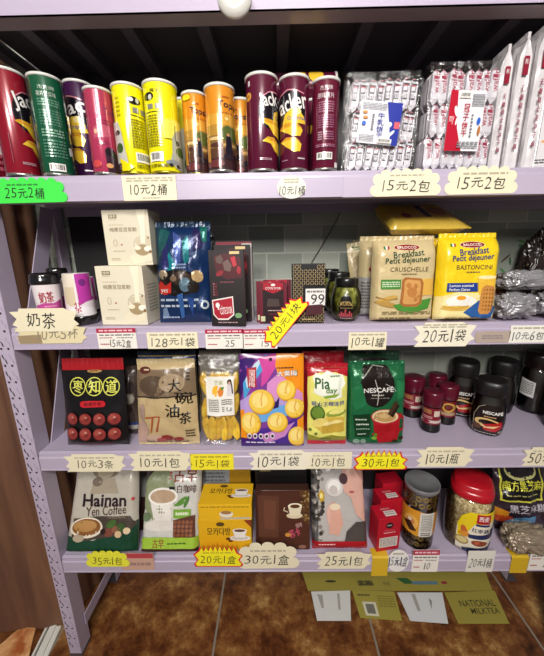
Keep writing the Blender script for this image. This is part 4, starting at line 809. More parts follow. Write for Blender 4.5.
# biscuit bags
def biscuit(c1, c2, name2, yellow):
    a = [('e', .5, .135, .21, .038, '#e8d8b0'), ('e', .5, .135, .2, .033, '#8c1422'), ('t', 'BALOCCO', .35, .12, .65, .15, '#f4ecdc', .03), ('r', .13, .12, .16, .155, '#2c7a3a'), ('r', .16, .12, .19, .155, '#eee'), ('r', .19, .12, .22, .155, '#b02a2a')]
    tc = '#1c3c7c' if yellow else '#2a4a34'
    a += [('t', 'Breakfast', .28, .17, .76, .245, tc, .03, .1), ('t', 'Petit déjeuner', .16, .245, .86, .33, tc, .03, .05), ('t', name2, .24, .36, .84, .41, '#5a4a34', -.0), ('m', .42, .43, .66, .45, 1, '#6a5a44')]
    if yellow:
        a += [('p', [(0, .72), (.3, .66), (.6, .68), (1, .6), (1, 1), (0, 1)], '#f2e2a0'), ('p', [(.62, .5), (.94, .48), (.92, .68), (.66, .7)], '#f0c040'), ('e', .78, .5, .16, .02, '#f8e8b0'), ('p', [(.1, .56), (.62, .56), (.64, .66), (.1, .66)], '#1c3c8c'), ('t', 'Lemon scented', .14, .575, .56, .605, '#f4f0e0', .03), ('t', 'Parfum Citron', .14, .62, .5, .65, '#f4f0e0', .03), ('e', .36, .77, .26, .07, '#f4f0e6'), ('e', .36, .73, .08, .025, '#f0a020'), ('e', .3, .85, .26, .03, '#d8b050'), ('l', [(.06, .82), (.3, .86), (.5, .82)], .02, '#c89838'),
              ('p', [(.42, .9), (.66, .76), (.98, .84), (.88, .99), (.6, .97)], '#2c5c9c'), ('p', [(.66, .88), (.7, .62), (.76, .585), (.9, .6), (.94, .66), (.9, .88), (.84, .92), (.7, .92)], '#c88a44')]
        a += [('e', .74+.045*i, .64+.045*j, .009, .011, '#7a4a1c') for i in range(4) for j in range(6)]
        a += [('m', .1, .95, .7, .97, 1, '#8a6a30')]
    else:
        a += [('p', [(.72, .5), (.98, .49), (.96, .68), (.76, .69)], '#e0b050'), ('r', .1, .5, .42, .61, '#4a8a3a'), ('m', .12, .52, .4, .59, 3, '#d0e0c0'), ('e', .2, .73, .18, .03, '#c8a050', .3), ('e', .22, .79, .18, .03, '#b89048', -.2), ('l', [(.04, .7), (.2, .74), (.38, .72)], .02, '#a88038'), ('p', [(.3, .8), (.6, .76), (.92, .72), (.88, .84), (.6, .9), (.4, .86)], '#4a8c34'),
              ('p', [(.42, .78), (.44, .5), (.5, .475), (.74, .49), (.78, .54), (.76, .78), (.68, .82), (.48, .82)], '#a86a34'), ('p', [(.46, .77), (.48, .52), (.52, .5), (.72, .515), (.74, .56), (.72, .76), (.66, .79), (.5, .79)], '#d09a58'), ('e', .6, .65, .08, .06, '#b87a3e'), ('e', .55, .57, .04, .03, '#b87a3e'), ('e', .66, .58, .03, .03, '#b87a3e'), ('e', .66, .73, .03, .03, '#b87a3e'), ('m', .14, .87, .92, .91, 2, '#8a7a54'), ('m', .1, .94, .6, .97, 1, '#6a5a3c')]
    return a
BG = 'biscuit bags'
pouch('biscuit_bag', 'beige biscuit bag with a golden biscuit picture, front of the beige bags', 373, 434, 319, 236, 1, .07, '#cdb98a', biscuit(0, 0, 'CRUSCHELLE', False), kind='block', Yb=.862, Yt=.875, fin='bag', group=BG, seal='#c9b484', seal_h=.045, cut=(14, 18), wr=.002, seed=2, cat='biscuit bag')
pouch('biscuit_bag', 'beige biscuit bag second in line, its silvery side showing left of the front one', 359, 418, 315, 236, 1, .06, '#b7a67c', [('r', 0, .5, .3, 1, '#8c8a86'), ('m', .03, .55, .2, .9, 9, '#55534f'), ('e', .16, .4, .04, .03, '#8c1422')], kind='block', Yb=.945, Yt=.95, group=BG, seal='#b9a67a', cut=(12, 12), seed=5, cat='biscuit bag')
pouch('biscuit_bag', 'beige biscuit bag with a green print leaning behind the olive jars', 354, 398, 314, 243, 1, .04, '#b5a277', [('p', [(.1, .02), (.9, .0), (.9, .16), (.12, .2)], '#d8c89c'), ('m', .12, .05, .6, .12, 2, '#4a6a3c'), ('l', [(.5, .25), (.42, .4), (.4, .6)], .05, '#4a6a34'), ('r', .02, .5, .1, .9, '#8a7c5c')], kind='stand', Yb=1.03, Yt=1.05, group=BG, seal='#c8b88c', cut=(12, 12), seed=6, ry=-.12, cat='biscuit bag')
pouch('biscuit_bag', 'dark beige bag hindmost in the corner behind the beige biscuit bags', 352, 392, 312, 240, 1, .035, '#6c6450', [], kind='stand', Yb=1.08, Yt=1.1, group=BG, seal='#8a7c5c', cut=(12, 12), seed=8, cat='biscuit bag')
pouch('biscuit_bag', 'bright yellow biscuit bag with a blue napkin picture, front of the yellow bags', 438, 495, 321, 233, 1, .07, '#f1cf1c', biscuit(0, 0, 'BASTONCINI', True), kind='block', Yb=.86, Yt=.875, group=BG, seal='#f0cc20', seal_h=.045, cut=(14, 18), seed=12, wr=.002, cat='biscuit bag')
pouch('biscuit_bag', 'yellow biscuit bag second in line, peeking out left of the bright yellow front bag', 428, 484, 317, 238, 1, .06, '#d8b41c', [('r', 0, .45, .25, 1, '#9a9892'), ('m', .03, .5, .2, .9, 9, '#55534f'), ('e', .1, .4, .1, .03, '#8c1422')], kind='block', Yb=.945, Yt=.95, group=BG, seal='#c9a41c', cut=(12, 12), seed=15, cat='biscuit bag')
TOPB = max((o.matrix_world @ v.co).z for o in sc.objects if o.type == 'MESH' and o.parent and o.parent.name.startswith('biscuit_bag') for v in o.data.vertices)
lb, LW, LH, _ = pouch('biscuit_bag', 'yellow and beige biscuit bag lying flat on top of the rear biscuit bags', 392, 450, 319, 238, 1, .045, '#d8b648', [('p', [(0, .5), (.5, .6), (.6, 1), (0, 1)], '#d8b020'), ('e', .5, .3, .2, .12, '#b07c40'), ('r', .2, .45, .8, .52, '#2c3c6c'), ('e', .7, .75, .12, .06, '#8c1422')], kind='block', Yb=.98, Yt=.985, group=BG, seal='#d8b434', cut=(12, 12), seed=17, ret=True, cat='biscuit bag')
lb.rotation_euler = (Matrix.Rotation(R(-66), 3, 'X') @ Matrix.Rotation(R(90), 3, 'Y')).to_euler(); lb.location = (ony(381, 232, 1.04).x, 1.04, 1.3)
settle(lb, TOPB)
# clear bags, tins and the dark bag at the right end
SILV = M('#9a989c', 'foil')
def silverbag(label, x0, x1, y0, y1, Y, sx, seed, roll=0):
    P = ony((x0+x1)/2, y1, Y); W = ony(x1, y1, Y).x-ony(x0, y1, Y).x; H = ony((x0+x1)/2, y0, Y).z-P.z
    root = empty('foil_packet', label, 'foil packet', (P.x, Y, P.z), roll, 'clear and silver packets')
    bm = bmesh.new(); bmesh.ops.create_icosphere(bm, subdivisions=5, radius=1); vs = []
    for v in bm.verts:
        d = v.co.copy(); x = math.copysign(abs(d.x)**.55, d.x); y = math.copysign(abs(d.y)**.7, d.y); z = math.copysign(abs(d.z)**.8, d.z)
        nn = 1+.22*noise.noise(Vector((x*2.2+seed, y*2, z*2)))+.2*noise.noise(Vector((x*6+seed, y*6, z*5)))-.28*abs(noise.noise(Vector((x*9+seed, y*3, z*7))))
        vs.append((x*W/2*min(nn, 1.05), y*.04*nn, H/2+z*H/2*nn))
    bm.verts.index_update(); m = MB(); m.add(vs, [[v.index for v in f.verts] for f in bm.faces], SILV if sx else film('cloudy_film', .4, .2, (.8, .8, .82)), True); bm.free(); m.build('packet_body', root)
    if not sx:
        m = MB(); m.add([(x*.85, y*.8, H*.08+z*.8) for x, y, z in vs], m2f, M('#4a4a44', 'bag'), True); m.build('packet_filling', root)
    return root
bm = bmesh.new(); bmesh.ops.create_icosphere(bm, subdivisions=5, radius=1); bm.verts.index_update(); m2f = [[v.index for v in f.verts] for f in bm.faces]; bm.free()
s1 = silverbag('crumpled silver packet at the front right of the yellow biscuit bag', 491, 528, 297, 321, .89, 1, 1.3); settle(s1, ST[1])
s2 = silverbag('crumpled silver packet cut off by the right edge of the photo on the second shelf', 534, 585, 295, 320, .9, 1, 4.7); settle(s2, ST[1])
s3 = silverbag('crumpled clear packet lying on the front silver packets', 494, 546, 281, 300, .925, 1, 9.1); settle(s3, ST[1]+.078); s3.location.y -= .01
def tin(label, x0, x1, y0, y1, Y, col):
    P = ony((x0+x1)/2, y1, Y); r = .5*(ony(x1, y1, Y).x-ony(x0, y1, Y).x); H = ony((x0+x1)/2, y0, Y).z-P.z
    root = empty('round_tin', label, 'tin', (P.x, Y, P.z), -math.atan2(P.x, Y), 'flat red tins'); pf = [(r*.97, .001), (r, .003), (r, H-.004), (r*.98, H-.002)]
    b = MB(); b.lathe(pf, M(col, 'can')); round_art(b, pf, [('r', .05, .3, .4, .7, '#d8b8c0'), ('m', .45, .3, .9, .7, 2, '#d89098'), ('r', .8, .75, .98, .95, '#d8d0cc')], .003, H-.004, 'can'); b.build('tin_body', root)
    b = MB(); b.lathe([(r*.98, H-.003), (r*1.02, H-.002), (r*1.02, H+.001), (r*.96, H+.0015), (r*.94, H-.001)], M('#a88c50', 'metal')); b.build('tin_lid', root); return root
t1 = tin('flat red tin with a gold rim directly right of the yellow biscuit bag', 488, 518, 262, 272, 1.01, '#8c1c34'); settle(t1, ST[1]+.083)
t1b = tin('flat dark tin under the red tin with the gold rim', 485, 519, 274, 285, 1.01, '#5a1c28'); settle(t1b, ST[1]+.045)
t2 = tin('flat red tin with a gold rim at the right edge of the photo', 524, 562, 274, 285, 1.0, '#7c2030'); t2.location.x += .03; settle(t2, ST[1]+.075)
for o_, zb_ in ((t1b, .045), (t2, .075)):      # what the tins stand on
    r_t = max(v.co.x for v in o_.children[0].data.vertices); q = empty('round_tin', 'plain dark tin hidden under the %s' % ('middle tins' if zb_ < .05 else 'right tin'), 'tin', (o_.location.x, o_.location.y, ST[1]+.0006), 0, 'flat red tins')
    m = MB(); m.lathe([(r_t*.8, 0), (r_t*.82, .002), (r_t*.82, zb_-.003), (r_t*.8, zb_-.0012)], M('#3c2226', 'can')); m.build('tin_body', q)
dk = silverbag('dark brown crumpled bag at the right end behind the tins', 518, 566, 244, 285, 1.11, 1, 21.); dk.children[0].data = dk.children[0].data.copy(); dk.children[0].data.materials[0] = M('#221815', 'bag'); dk['category'] = 'snack bag'; dk.name = 'dark_bag'; settle(dk, ST[1]); dk.location.z += 0
dk.scale.z = 1.7; dk.scale.y = .8; settle(dk, ST[1])
dk['group'] = ''; del dk['group']

# ------------------------------------------------------------------ third shelf
date = [('r', 0, 0, 1, .0, '#b01822'), ('e', .53, .135, .12, .027, '#b08a50'), ('m', .45, .12, .6, .15, 1, '#5a3818')]
for cx, ch in ((.26, '枣'), (.53, '知'), (.8, '道')): date += [('e', cx, .31, .135, .105, '#d8d860'), ('e', cx, .31, .12, .093, '#0f0c0d'), ('t', ch, cx-.085, .24, cx+.085, .38, '#dfe064', .025)]
date += [('e', .36, .5, .05, .035, '#c0202c'), ('e', .66, .5, .05, .035, '#c0202c'), ('r', .36, .465, .66, .535, '#c0202c'), ('t', '蜜脆冬枣', .38, .48, .64, .52, '#3a0c10', .01)]
for j in range(2):
    for i in range(4):
        cx, cy = .16+.225*i, .67+.165*j; date += [('e', cx, cy, .1, .07, '#5a1c1c', (i+j) % 3*.2), ('e', cx, cy-.005, .092, .062, '#8c3430', (i+j) % 3*.2), ('e', cx-.02, cy-.02, .055, .03, '#a04c40', .2), ('e', cx+.02, cy+.01, .04, .02, '#7a2c28', .4), ('e', cx+.01, cy-.02, .02, .01, '#c88a80')]
date += [('m', .3, .93, .8, .95, 1, '#6a2430')]
pouch('date_pouch', 'black pouch of red dates with a red header and three yellow circled characters', 63, 126, 447, 361, 2, .05, '#100d0f', date, kind='stand', Yb=.868, Yt=.905, fin='gloss', seal='#a81a22', seal_h=.13, cut=(14, 16), seed=1, seal_label='red header strip', group='black date pouches', topw=.97)
pouch('date_pouch', 'black date pouch hidden behind the front one, its edge showing at the left', 66, 112, 441, 366, 2, .045, '#0f0c0e', [('e', .1, .68, .07, .06, '#5a1c28'), ('l', [(.06, .2), (.03, .3)], .02, '#9a9a94')], kind='stand', Yb=.95, Yt=.97, fin='gloss', seal='#3c0c10', seal_h=.1, cut=(10, 12), seed=2, group='black date pouches')
oil = [('p', [(0, .12), (1, .1), (1, .42), (0, .44)], '#7c6850'), ('e', .3, .3, .24, .12, '#574636'), ('e', .62, .26, .22, .1, '#a08a6c'), ('l', [(0, .43), (1, .41)], .02, '#1c1614'), ('e', .16, .12, .1, .04, '#5a2420'), ('m', .14, .1, .24, .13, 1, '#d8c8a0'),
       ('t', '大', .56, .22, .76, .36, '#141010', .03, .1), ('t', '碗', .66, .36, .94, .5, '#141010', .03), ('t', '油', .5, .5, .72, .65, '#141010', .03), ('t', '茶', .72, .6, .9, .73, '#141010', .02), ('m', .86, .1, .93, .24, 4, '#3a3028'), ('e', .1, .6, .05, .1, '#a88c80'), ('p', [(0, .76), (.12, .68), (.2, .8), (.14, .98), (0, .98)], '#b8988a'), ('l', [(.16, .66), (.4, .64), (.34, .82)], .03, '#a8502c'), ('l', [(.28, .66), (.24, .84)], .025, '#a8502c'),
       ('e', .3, .9, .14, .05, '#c8a890', .1), ('e', .5, .9, .1, .04, '#8c2c28'), ('e', .68, .92, .08, .03, '#8c2c28'), ('e', .4, .93, .08, .03, '#b04840'), ('m', .14, .94, .84, .97, 1, '#5a4a3a'), ('m', .8, .8, .95, .9, 3, '#4a3c30')]
pouch('tea_bag_pack', 'beige oil tea bag with black brush characters and a black foot', 136, 198, 448, 362, 2, .05, '#bfa87c', oil, Yb=.866, Yt=.905, fin='bag', seal='#c4b084', seals=('top', 'bottom'), seal_h=.05, seed=4, wr=.003, cat='tea pack', group='oil tea packs', topw=.93)
pouch('tea_bag_pack', 'oil tea bag behind the beige one with a blue and yellow striped top', 144, 200, 440, 353, 2, .04, '#4a4438', [('r', 0, 0, 1, .05, '#b8a030'), ('r', 0, .05, 1, .1, '#1c3470'), ('r', 0, .1, 1, .16, '#8c8a84'), ('e', .7, .07, .1, .02, '#d8d8d8')], Yb=.945, Yt=.955, seal='#24344c', seed=6, cat='tea pack', group='oil tea packs')
pouch('tea_bag_pack', 'dark translucent packet wedged between the date pouch and the beige oil tea bag', 122, 139, 436, 368, 2, .04, '#463a34', [('e', .5, .3, .4, .12, '#2a2220'), ('e', .5, .45, .4, .08, '#8c8478'), ('e', .4, .6, .3, .06, '#30241e'), ('r', 0, .8, 1, .84, '#2c3c6c'), ('r', 0, .84, 1, .9, '#a8a49c')], Yb=.935, Yt=.955, seed=9, wr=.004, cat='tea pack', group='oil tea packs')
# dried mango in a clear bag
mroot, mW, mH, mfn = pouch('dried_mango_bag', 'clear bag of yellow dried mango slices with a white label', 200, 241, 443, 357, 2, .04, '#ffffff', [], Yb=.866, Yt=.90, body=film('clear_film_b', .2, .12), seed=11, wr=.003, cat='snack bag', ret=True)
MG = ramp_noise('mango', [(.3, '#d89a1c'), (.7, '#f2d24a')], 30, 4, .4, .5)
mg = MB(); bm = bmesh.new(); bmesh.ops.create_icosphere(bm, subdivisions=3, radius=1)
mv = [(v.co.x*.0155*(1+.3*noise.noise(v.co*2)), v.co.y*.004, v.co.z*.042*(1+.2*noise.noise(v.co*1.7+Vector((3, 0, 0))))) for v in bm.verts]; bm.verts.index_update(); mg.add(mv, [[v.index for v in f.verts] for f in bm.faces], MG, True); bm.free()
o = mg.build('dried_mango_slice', mroot); first = o
k = 0
for j in range(3):
    for i in range(6):
        if k: o = bpy.data.objects.new('dried_mango_slice', first.data); COL.objects.link(o); o.parent = mroot
        o.location = (-mW/2+mW*(.16+.68*i/5), (-.010 if (i+j) % 2 else -.004)*math.sin(PI*(i+.8)/6.6), mH*(.2+.24*j)); o.rotation_euler = (0, rnd.uniform(-.25, .25), rnd.uniform(-.3, .3)); k += 1
lb_ = MB(); lw, lh = mW*.66, mH*.42
la = [('r', .06, .05, .62, .5, '#e9e6da'), ('e', .36, .36, .14, .13, '#f0b020'), ('e', .52, .38, .1, .12, '#d8802c'), ('e', .58, .3, .06, .03, '#4a8a34', .5), ('t', '芒果', .3, .1, .6, .22, '#8a9a50'), ('p', [(.78, .1), (.9, .08), (.96, .3), (.94, .5), (.74, .5)], '#dcd4d8'), ('e', .84, .14, .08, .07, '#3a2820'), ('e', .84, .17, .045, .045, '#d8b098'), ('l', [(.88, .1), (.93, .26), (.95, .44)], .05, '#3a2820'), ('m', .08, .56, .46, .9, 7, '#7a766c'), ('m', .56, .56, .94, .72, 3, '#7a766c'), ('b', .7, .76, .94, .92), ('m', .56, .76, .66, .9, 3, '#7a766c')]
lay_art(lb_, art_shapes([('r', 0, 0, 1, 1, '#efece4')]+la, lw, lh), lw, lh, lambda u, v, o_: mfn(mW*.2+u, mH*.36+v, o_+.0025), 'gloss', cu=8, cv=8, smooth=True); lb_.build('label', mroot)
pouch('dried_mango_bag', 'clear silvery bag behind the dried mango bag', 203, 243, 436, 352, 2, .035, '#ffffff', [], Yb=.94, Yt=.955, body=M('#8c877a', 'bag'), seed=13, cat='snack bag')
plum = [('p', [(0, 0), (.62, 0), (.5, .12), (.3, .3), (.12, .5), (.06, .75), (0, .8)], '#8c3c94'), ('p', [(0, .06), (.16, .03), (.26, .06), (.12, .2), (.04, .42), (0, .5)], '#3c1c6c'), ('p', [(.06, .3), (.2, .14), (.34, .04), (.44, .0), (.42, .12), (.2, .32), (.06, .5)], '#4aa0d4'), ('p', [(.1, .26), (.24, .1), (.38, .02), (.28, .16), (.12, .36)], '#c8e0ec'), ('p', [(.3, .04), (.56, 0), (.6, .1), (.42, .3), (.34, .34), (.36, .16)], '#d0489c'), ('p', [(.58, 0), (1, 0), (1, .82), (.94, .6), (.8, .36), (.62, .26), (.56, .12)], '#f09018'),
        ('p', [(.44, .3), (.6, .2), (.8, .3), (.98, .42), (1, .62), (.6, .55), (.4, .48)], '#d890c8'), ('p', [(0, .5), (.2, .4), (.46, .42), (.7, .5), (.94, .48), (1, .56), (.6, .66), (.2, .7), (0, .7)], '#b89cd8'), ('p', [(.2, .62), (.5, .55), (.9, .52), (1, .6), (.5, .7), (.2, .74)], '#6aa8e0'), ('p', [(0, .6), (.06, .58), (.1, .9), (0, .94)], '#f09018'), ('p', [(.24, .8), (.6, .76), (.8, .7), (1, .62), (1, 1), (.2, 1)], '#4a2c8c'), ('p', [(.3, .86), (.6, .8), (.86, .72), (.7, .88), (.4, .96)], '#c884c0'), ('p', [(.9, .7), (1, .66), (1, .82), (.9, .8)], '#f09018'), ('p', [(.06, .9), (.5, .95), (.9, .97), (.9, 1), (0, 1), (0, .9)], '#3c1c6c'), ('p', [(.44, .42), (.56, .5), (.62, .44), (.6, .56), (.48, .58)], '#2c1c5c'),
        ('p', [(.12, .15), (.27, .13), (.27, .34), (.14, .35)], '#b02434'), ('t', '溜', .15, .16, .25, .22, '#f0e8e0'), ('t', '溜', .15, .22, .25, .28, '#f0e8e0'), ('t', '梅', .15, .28, .25, .34, '#f0e8e0'), ('e', .49, .055, .025, .018, '#281830'), ('m', .58, .13, .84, .155, 1, '#4a2c1c'), ('t', '大黄梅', .57, .165, .9, .235, '#3a2018', .06), ('t', '大黄梅', .58, .17, .89, .23, '#f6f0e8', .02)]
for cx, cy, rx, ry in ((.34, .5, .2, .135), (.73, .38, .15, .11), (.86, .57, .16, .105), (.17, .73, .16, .125), (.59, .72, .16, .11), (.9, .88, .15, .11)):
    plum += [('e', cx, cy, rx, ry, '#d8a020'), ('e', cx-.01, cy-.01, rx*.93, ry*.93, '#f0c850'), ('e', cx-.03, cy-.02, rx*.6, ry*.6, '#f6dc84'), ('l', [(cx+.02, cy-ry*.8), (cx-.01, cy-ry*.2), (cx, cy+ry*.3)], .02, '#e0aa4a')]
plum += [('e', .14+.09*i, .865, .035, .032, '#e6dce8') for i in range(5)]+[('e', .14+.09*i, .865, .022, .018, '#3a2c3c') for i in range(5)]+[('m', .08, .925, .56, .95, 1, '#d8d0e8')]
pouch('plum_bag', 'colourful orange and purple flat bag of yellow plums', 241, 304, 447, 355, 2, .028, '#7c3c94', plum, kind='flat', Yb=.866, Yt=.90, fin='gloss', seal=None, seals=(), seed=14, cut=(14, 16), wr=.0014, cat='snack bag')
pia = [('p', [(0, 0), (1, 0), (1, .16), (.5, .06), (0, .16)], '#b01828'), ('r', 0, .0, 1, .1, '#b81a2a'), ('e', .24, .04, .16, .028, '#d8a8a8'), ('e', .24, .04, .14, .022, '#b01828'), ('r', 0, .94, 1, 1, '#b81a2a'), ('p', [(.12, .16), (.2, .1), (.34, .13), (.5, .08), (.7, .12), (.88, .13), (.94, .24), (.84, .3), (.86, .4), (.6, .42), (.36, .38), (.14, .34), (.18, .25)], '#eef0e0'),
       ('t', 'Pia', .18, .16, .54, .29, '#2c5a24', .05), ('t', 'day', .44, .27, .72, .36, '#3c7a2c', .05), ('m', .56, .13, .8, .16, 1, '#4a7a3c'), ('p', [(.36, .37), (.8, .35), (.7, .39), (.44, .4)], '#8aa83c'), ('t', '猫山王榴莲饼', .08, .44, .92, .495, '#3c4a8c', .01), ('e', .24, .59, .18, .1, '#3c5a20'), ('e', .24, .58, .15, .075, '#6a8a34'), ('l', [(.24, .5), (.28, .46)], .03, '#4a5a20'), ('e', .7, .58, .26, .045, '#90a040', .15), ('e', .72, .565, .2, .03, '#e8e080', .15),
       ('p', [(.14, .68), (.5, .62), (.92, .64), (.94, .82), (.4, .84), (.16, .76)], '#d8b850'), ('e', .3, .7, .2, .055, '#e8d478', .4), ('p', [(.34, .74), (.92, .7), (.93, .82), (.36, .84)], '#c8a440'), ('p', [(.34, .74), (.92, .7), (.8, .67), (.44, .69)], '#f2e498'), ('p', [(.0, .86), (.3, .9), (.6, .86), (1, .9), (1, .94), (0, .94)], '#8c8a2c'), ('m', .3, .9, .6, .93, 1, '#4a4a1c'), ('e', .06, .8, .04, .02, '#6a7a2c'), ('e', .2, .85, .04, .02, '#6a7a2c'), ('e', .5, .97, .06, .014, '#f0e8e0')]
pouch('cake_packet', 'yellow and red durian cake packet standing in front of its red twin', 308, 347, 448, 366, 2, .04, '#e6e074', pia, kind='pillow', Yb=.866, Yt=.89, fin='bag', seal='#b01828', seals=('top', 'bottom'), seal_h=.05, seed=16, cut=(14, 18), wr=.002, cat='cake packet', group='durian cake packets')
pouch('cake_packet', 'durian cake packet behind, only its red top showing', 302, 342, 440, 353, 2, .04, '#a81a2a', [('e', .35, .14, .2, .04, '#c88080'), ('e', .35, .14, .17, .03, '#a81a2a'), ('p', [(.3, .2), (.8, .18), (.8, .3), (.3, .3)], '#c8c4c0')], Yb=.945, Yt=.955, seal='#9c1424', seed=18, cat='cake packet', group='durian cake packets')
nes = [('e', .48, .28, .3, .25, '#1d1512'), ('e', .46, .1, .24, .1, '#221a16'), ('p', [(.04, .3), (.2, .24), (.3, .5), (.12, .56), (.04, .48)], '#24784a'), ('p', [(.8, .2), (.96, .24), (.96, .4), (.84, .44)], '#2c8450'), ('l', [(.22, .18), (.42, .04), (.6, .06)], .02, '#9c9c90'), ('l', [(.44, .2), (.5, .34), (.48, .5)], .012, '#d8d8d0'), ('l', [(.62, .25), (.76, .3), (.8, .34)], .012, '#b8b8b0'), ('t', 'NESCAFÉ', .24, .28, .76, .35, '#f2f0ea', .05, .03), ('m', .38, .37, .6, .395, 1, '#c8c4b8'), ('m', .36, .41, .7, .425, 1, '#9a9a90'),
       ('p', [(.06, .62), (.36, .6), (.38, .8), (.36, .9), (.1, .88)], '#0f3c22'), ('m', .1, .66, .3, .69, 1, '#c8d8c8'), ('m', .12, .72, .34, .75, 1, '#d8e4d4'), ('m', .12, .78, .36, .8, 1, '#a8c0a8'), ('m', .14, .84, .3, .86, 1, '#c8d8c8'), ('p', [(.4, .62), (.92, .6), (.9, .8), (.84, .94), (.52, .96), (.44, .82)], '#b01824'), ('e', .9, .72, .08, .1, '#b01824'), ('e', .9, .72, .045, .065, '#1a5a36'), ('p', [(.8, .6), (.88, .6), (.87, .8), (.8, .9)], '#b01824'), ('e', .62, .64, .25, .09, '#c8303a'), ('e', .62, .635, .23, .078, '#e8d4a8'), ('e', .62, .64, .19, .06, '#c49a60'), ('e', .6, .63, .1, .028, '#dcb880'), ('l', [(.7, .62), (.82, .46)], .07, '#4a3420'), ('l', [(.74, .64), (.86, .5)], .05, '#2c1c12'),
       ('e', .46, .86, .04, .02, '#5a8a2c'), ('e', .44, .9, .05, .02, '#7aa83c'), ('e', .8, .93, .05, .016, '#3a2414'), ('e', .92, .9, .05, .02, '#3a2414'), ('e', .42, .85, .02, .014, '#b82c3c'), ('e', .12, .935, .06, .03, '#8ca898'), ('e', .24, .935, .05, .03, '#8ca898'), ('m', .4, .96, .9, .975, 1, '#88b098')]
pouch('coffee_bag', 'green instant coffee bag with a red mug picture', 349, 405, 443, 364, 2, .055, '#1c6a40', nes, kind='block', Yb=.87, Yt=.90, fin='foil', seal='#246e46', seal_h=.04, seed=20, cut=(16, 18), wr=.0025, cat='coffee bag', group='green coffee bags')
pouch('coffee_bag', 'green coffee bag standing behind the front green one', 347, 396, 436, 353, 2, .045, '#22482f', [('e', .5, .12, .3, .05, '#1c1512'), ('p', [(0, .4), (.14, .5), (.12, .9), (0, .9)], '#9aa494')], Yb=.955, Yt=.965, seed=22, seal='#2c5038', cat='coffee bag', group='green coffee bags')
# small coffee jars with dark red caps
BROWN = M('#160b09', 'glassy'); BR2 = M('#22100b', 'glassy')
sp = [(.86, 0), (.96, .015), (.98, .05), (.9, .3), (.84, .42), (.86, .55), (.86, .66)]
slid = ([(.9, .655), (.98, .66), (1, .67), (1, .95), (.96, .99), (.6, 1)], '#5c1226', 'gloss')
slab = [('r', .04, 0, .96, 1, '#7c1a2a'), ('m', .1, .1, .5, .36, 3, '#c8a060'), ('r', .62, .14, .86, .5, '#d8c4b0'), ('m', .1, .5, .56, .66, 2, '#d0a0a0'), ('r', .06, .74, .94, .9, '#c8b8b0'), ('e', .3, .82, .18, .08, '#7c1a2a')]
slab2 = [('r', .04, 0, .96, 1, '#7c1a2a'), ('e', .6, .4, .3, .3, '#c8a048'), ('e', .6, .4, .2, .2, '#6a2018'), ('r', .1, .7, .9, .9, '#a88c70')]
SG = 'small coffee jars with dark red caps'
cof = M('#120a08', 'matte')
def small(lb, x0, x1, yb, yt, art):
    jar('coffee_jar', lb, x0, x1, yb, yt, 2, sp, slid, (cof, .66, 'coffee_powder'), art, (.22, .62), cat='coffee jar', group=SG)
small('small coffee jar with a dark red cap, front one of its cluster', 418, 440, 434, 387, slab)
small('small red-capped coffee jar with a gold-ringed label, right of the front small jar', 433, 455, 426, 381, slab2)
small('small coffee jar with a dark red cap, left one next to the green bag', 399, 422, 419, 373, slab)
small('small red-capped coffee jar directly behind the front small jar', 423, 443, 414, 371, slab2)
bp = [(.74, 0), (.84, .01), (.92, .06), (1, .25), (.97, .46), (.86, .62), (.74, .72), (.74, .76)]
blid = ([(.78, .735), (.84, .74), (.87, .76), (.87, .92), (.82, .98), (.7, 1), (.3, 1)], '#151112', 'card')
blab = [('p', [(.22, .96), (.2, .4), (.28, .14), (.42, .04), (.86, .0), (.88, .3), (.84, .94)], '#1a0c0a'), ('l', [(.19, .96), (.18, .4), (.27, .13), (.42, .03)], .012, '#b8a890'), ('t', 'NESCAFÉ', .38, .18, .86, .3, '#f0ece6', .05, .03), ('m', .42, .36, .74, .41, 1, '#c8a080'), ('e', .54, .6, .33, .16, '#d8b878', -.1), ('e', .56, .6, .26, .11, '#241410', -.1), ('e', .62, .58, .16, .07, '#0c0808'), ('p', [(.4, .66), (.86, .5), (.88, .7), (.74, .86), (.46, .84)], '#b01820'), ('p', [(.34, .6), (.5, .72), (.84, .62), (.7, .74), (.46, .76)], '#e8c888'), ('e', .28, .76, .1, .1, '#5a3828'), ('e', .84, .86, .05, .05, '#8a8078'), ('m', .24, .93, .8, .97, 1, '#c8c0b8')]
LG = 'large coffee jars with black lids'
def big(lb, x0, x1, yb, yt, art=blab, **k):
    jar('coffee_jar', lb, x0, x1, yb, yt, 2, bp, blid, (M('#1a0d0a', 'matte'), .72, 'coffee_powder'), art, (.03, .6) if art else None, cat='coffee jar', group=LG, n=2.6, **k)
big('large dark coffee jar with a red cup label, front one on the third shelf', 464, 503, 438, 374)
big('large dark coffee jar behind the front one to its left, its label half visible', 441, 475, 419, 356)
big('large dark coffee jar behind the front one to its right', 480, 513, 410, 352, art=())
tp = [(.84, 0), (.94, .01), (1, .06), (1, .62), (.9, .72), (.82, .76)]
tlid = ([(.84, .75), (.94, .76), (.96, .78), (.96, .96), (.9, 1), (.4, 1)], '#1c1012', 'gloss')
jar('coffee_jar', 'tall dark jar with a small white label at the back right of the third shelf', 512, 549, 411, 346, 2, tp, tlid, (M('#1c0e0b', 'matte'), .76, 'coffee_powder'), [('p', [(.1, .1), (.5, .2), (.5, .82), (.1, .76)], '#c8c6c4'), ('m', .13, .22, .46, .7, 7, '#6a6864')], (.2, .62), cat='coffee jar', group='dark coffee jars')
jar('coffee_jar', 'dark jar cut off by the right edge of the photo on the third shelf', 539, 577, 436, 376, 2, tp, tlid, (M('#1c0e0b', 'matte'), .76, 'coffee_powder'), (), None, cat='coffee jar', group='dark coffee jars')

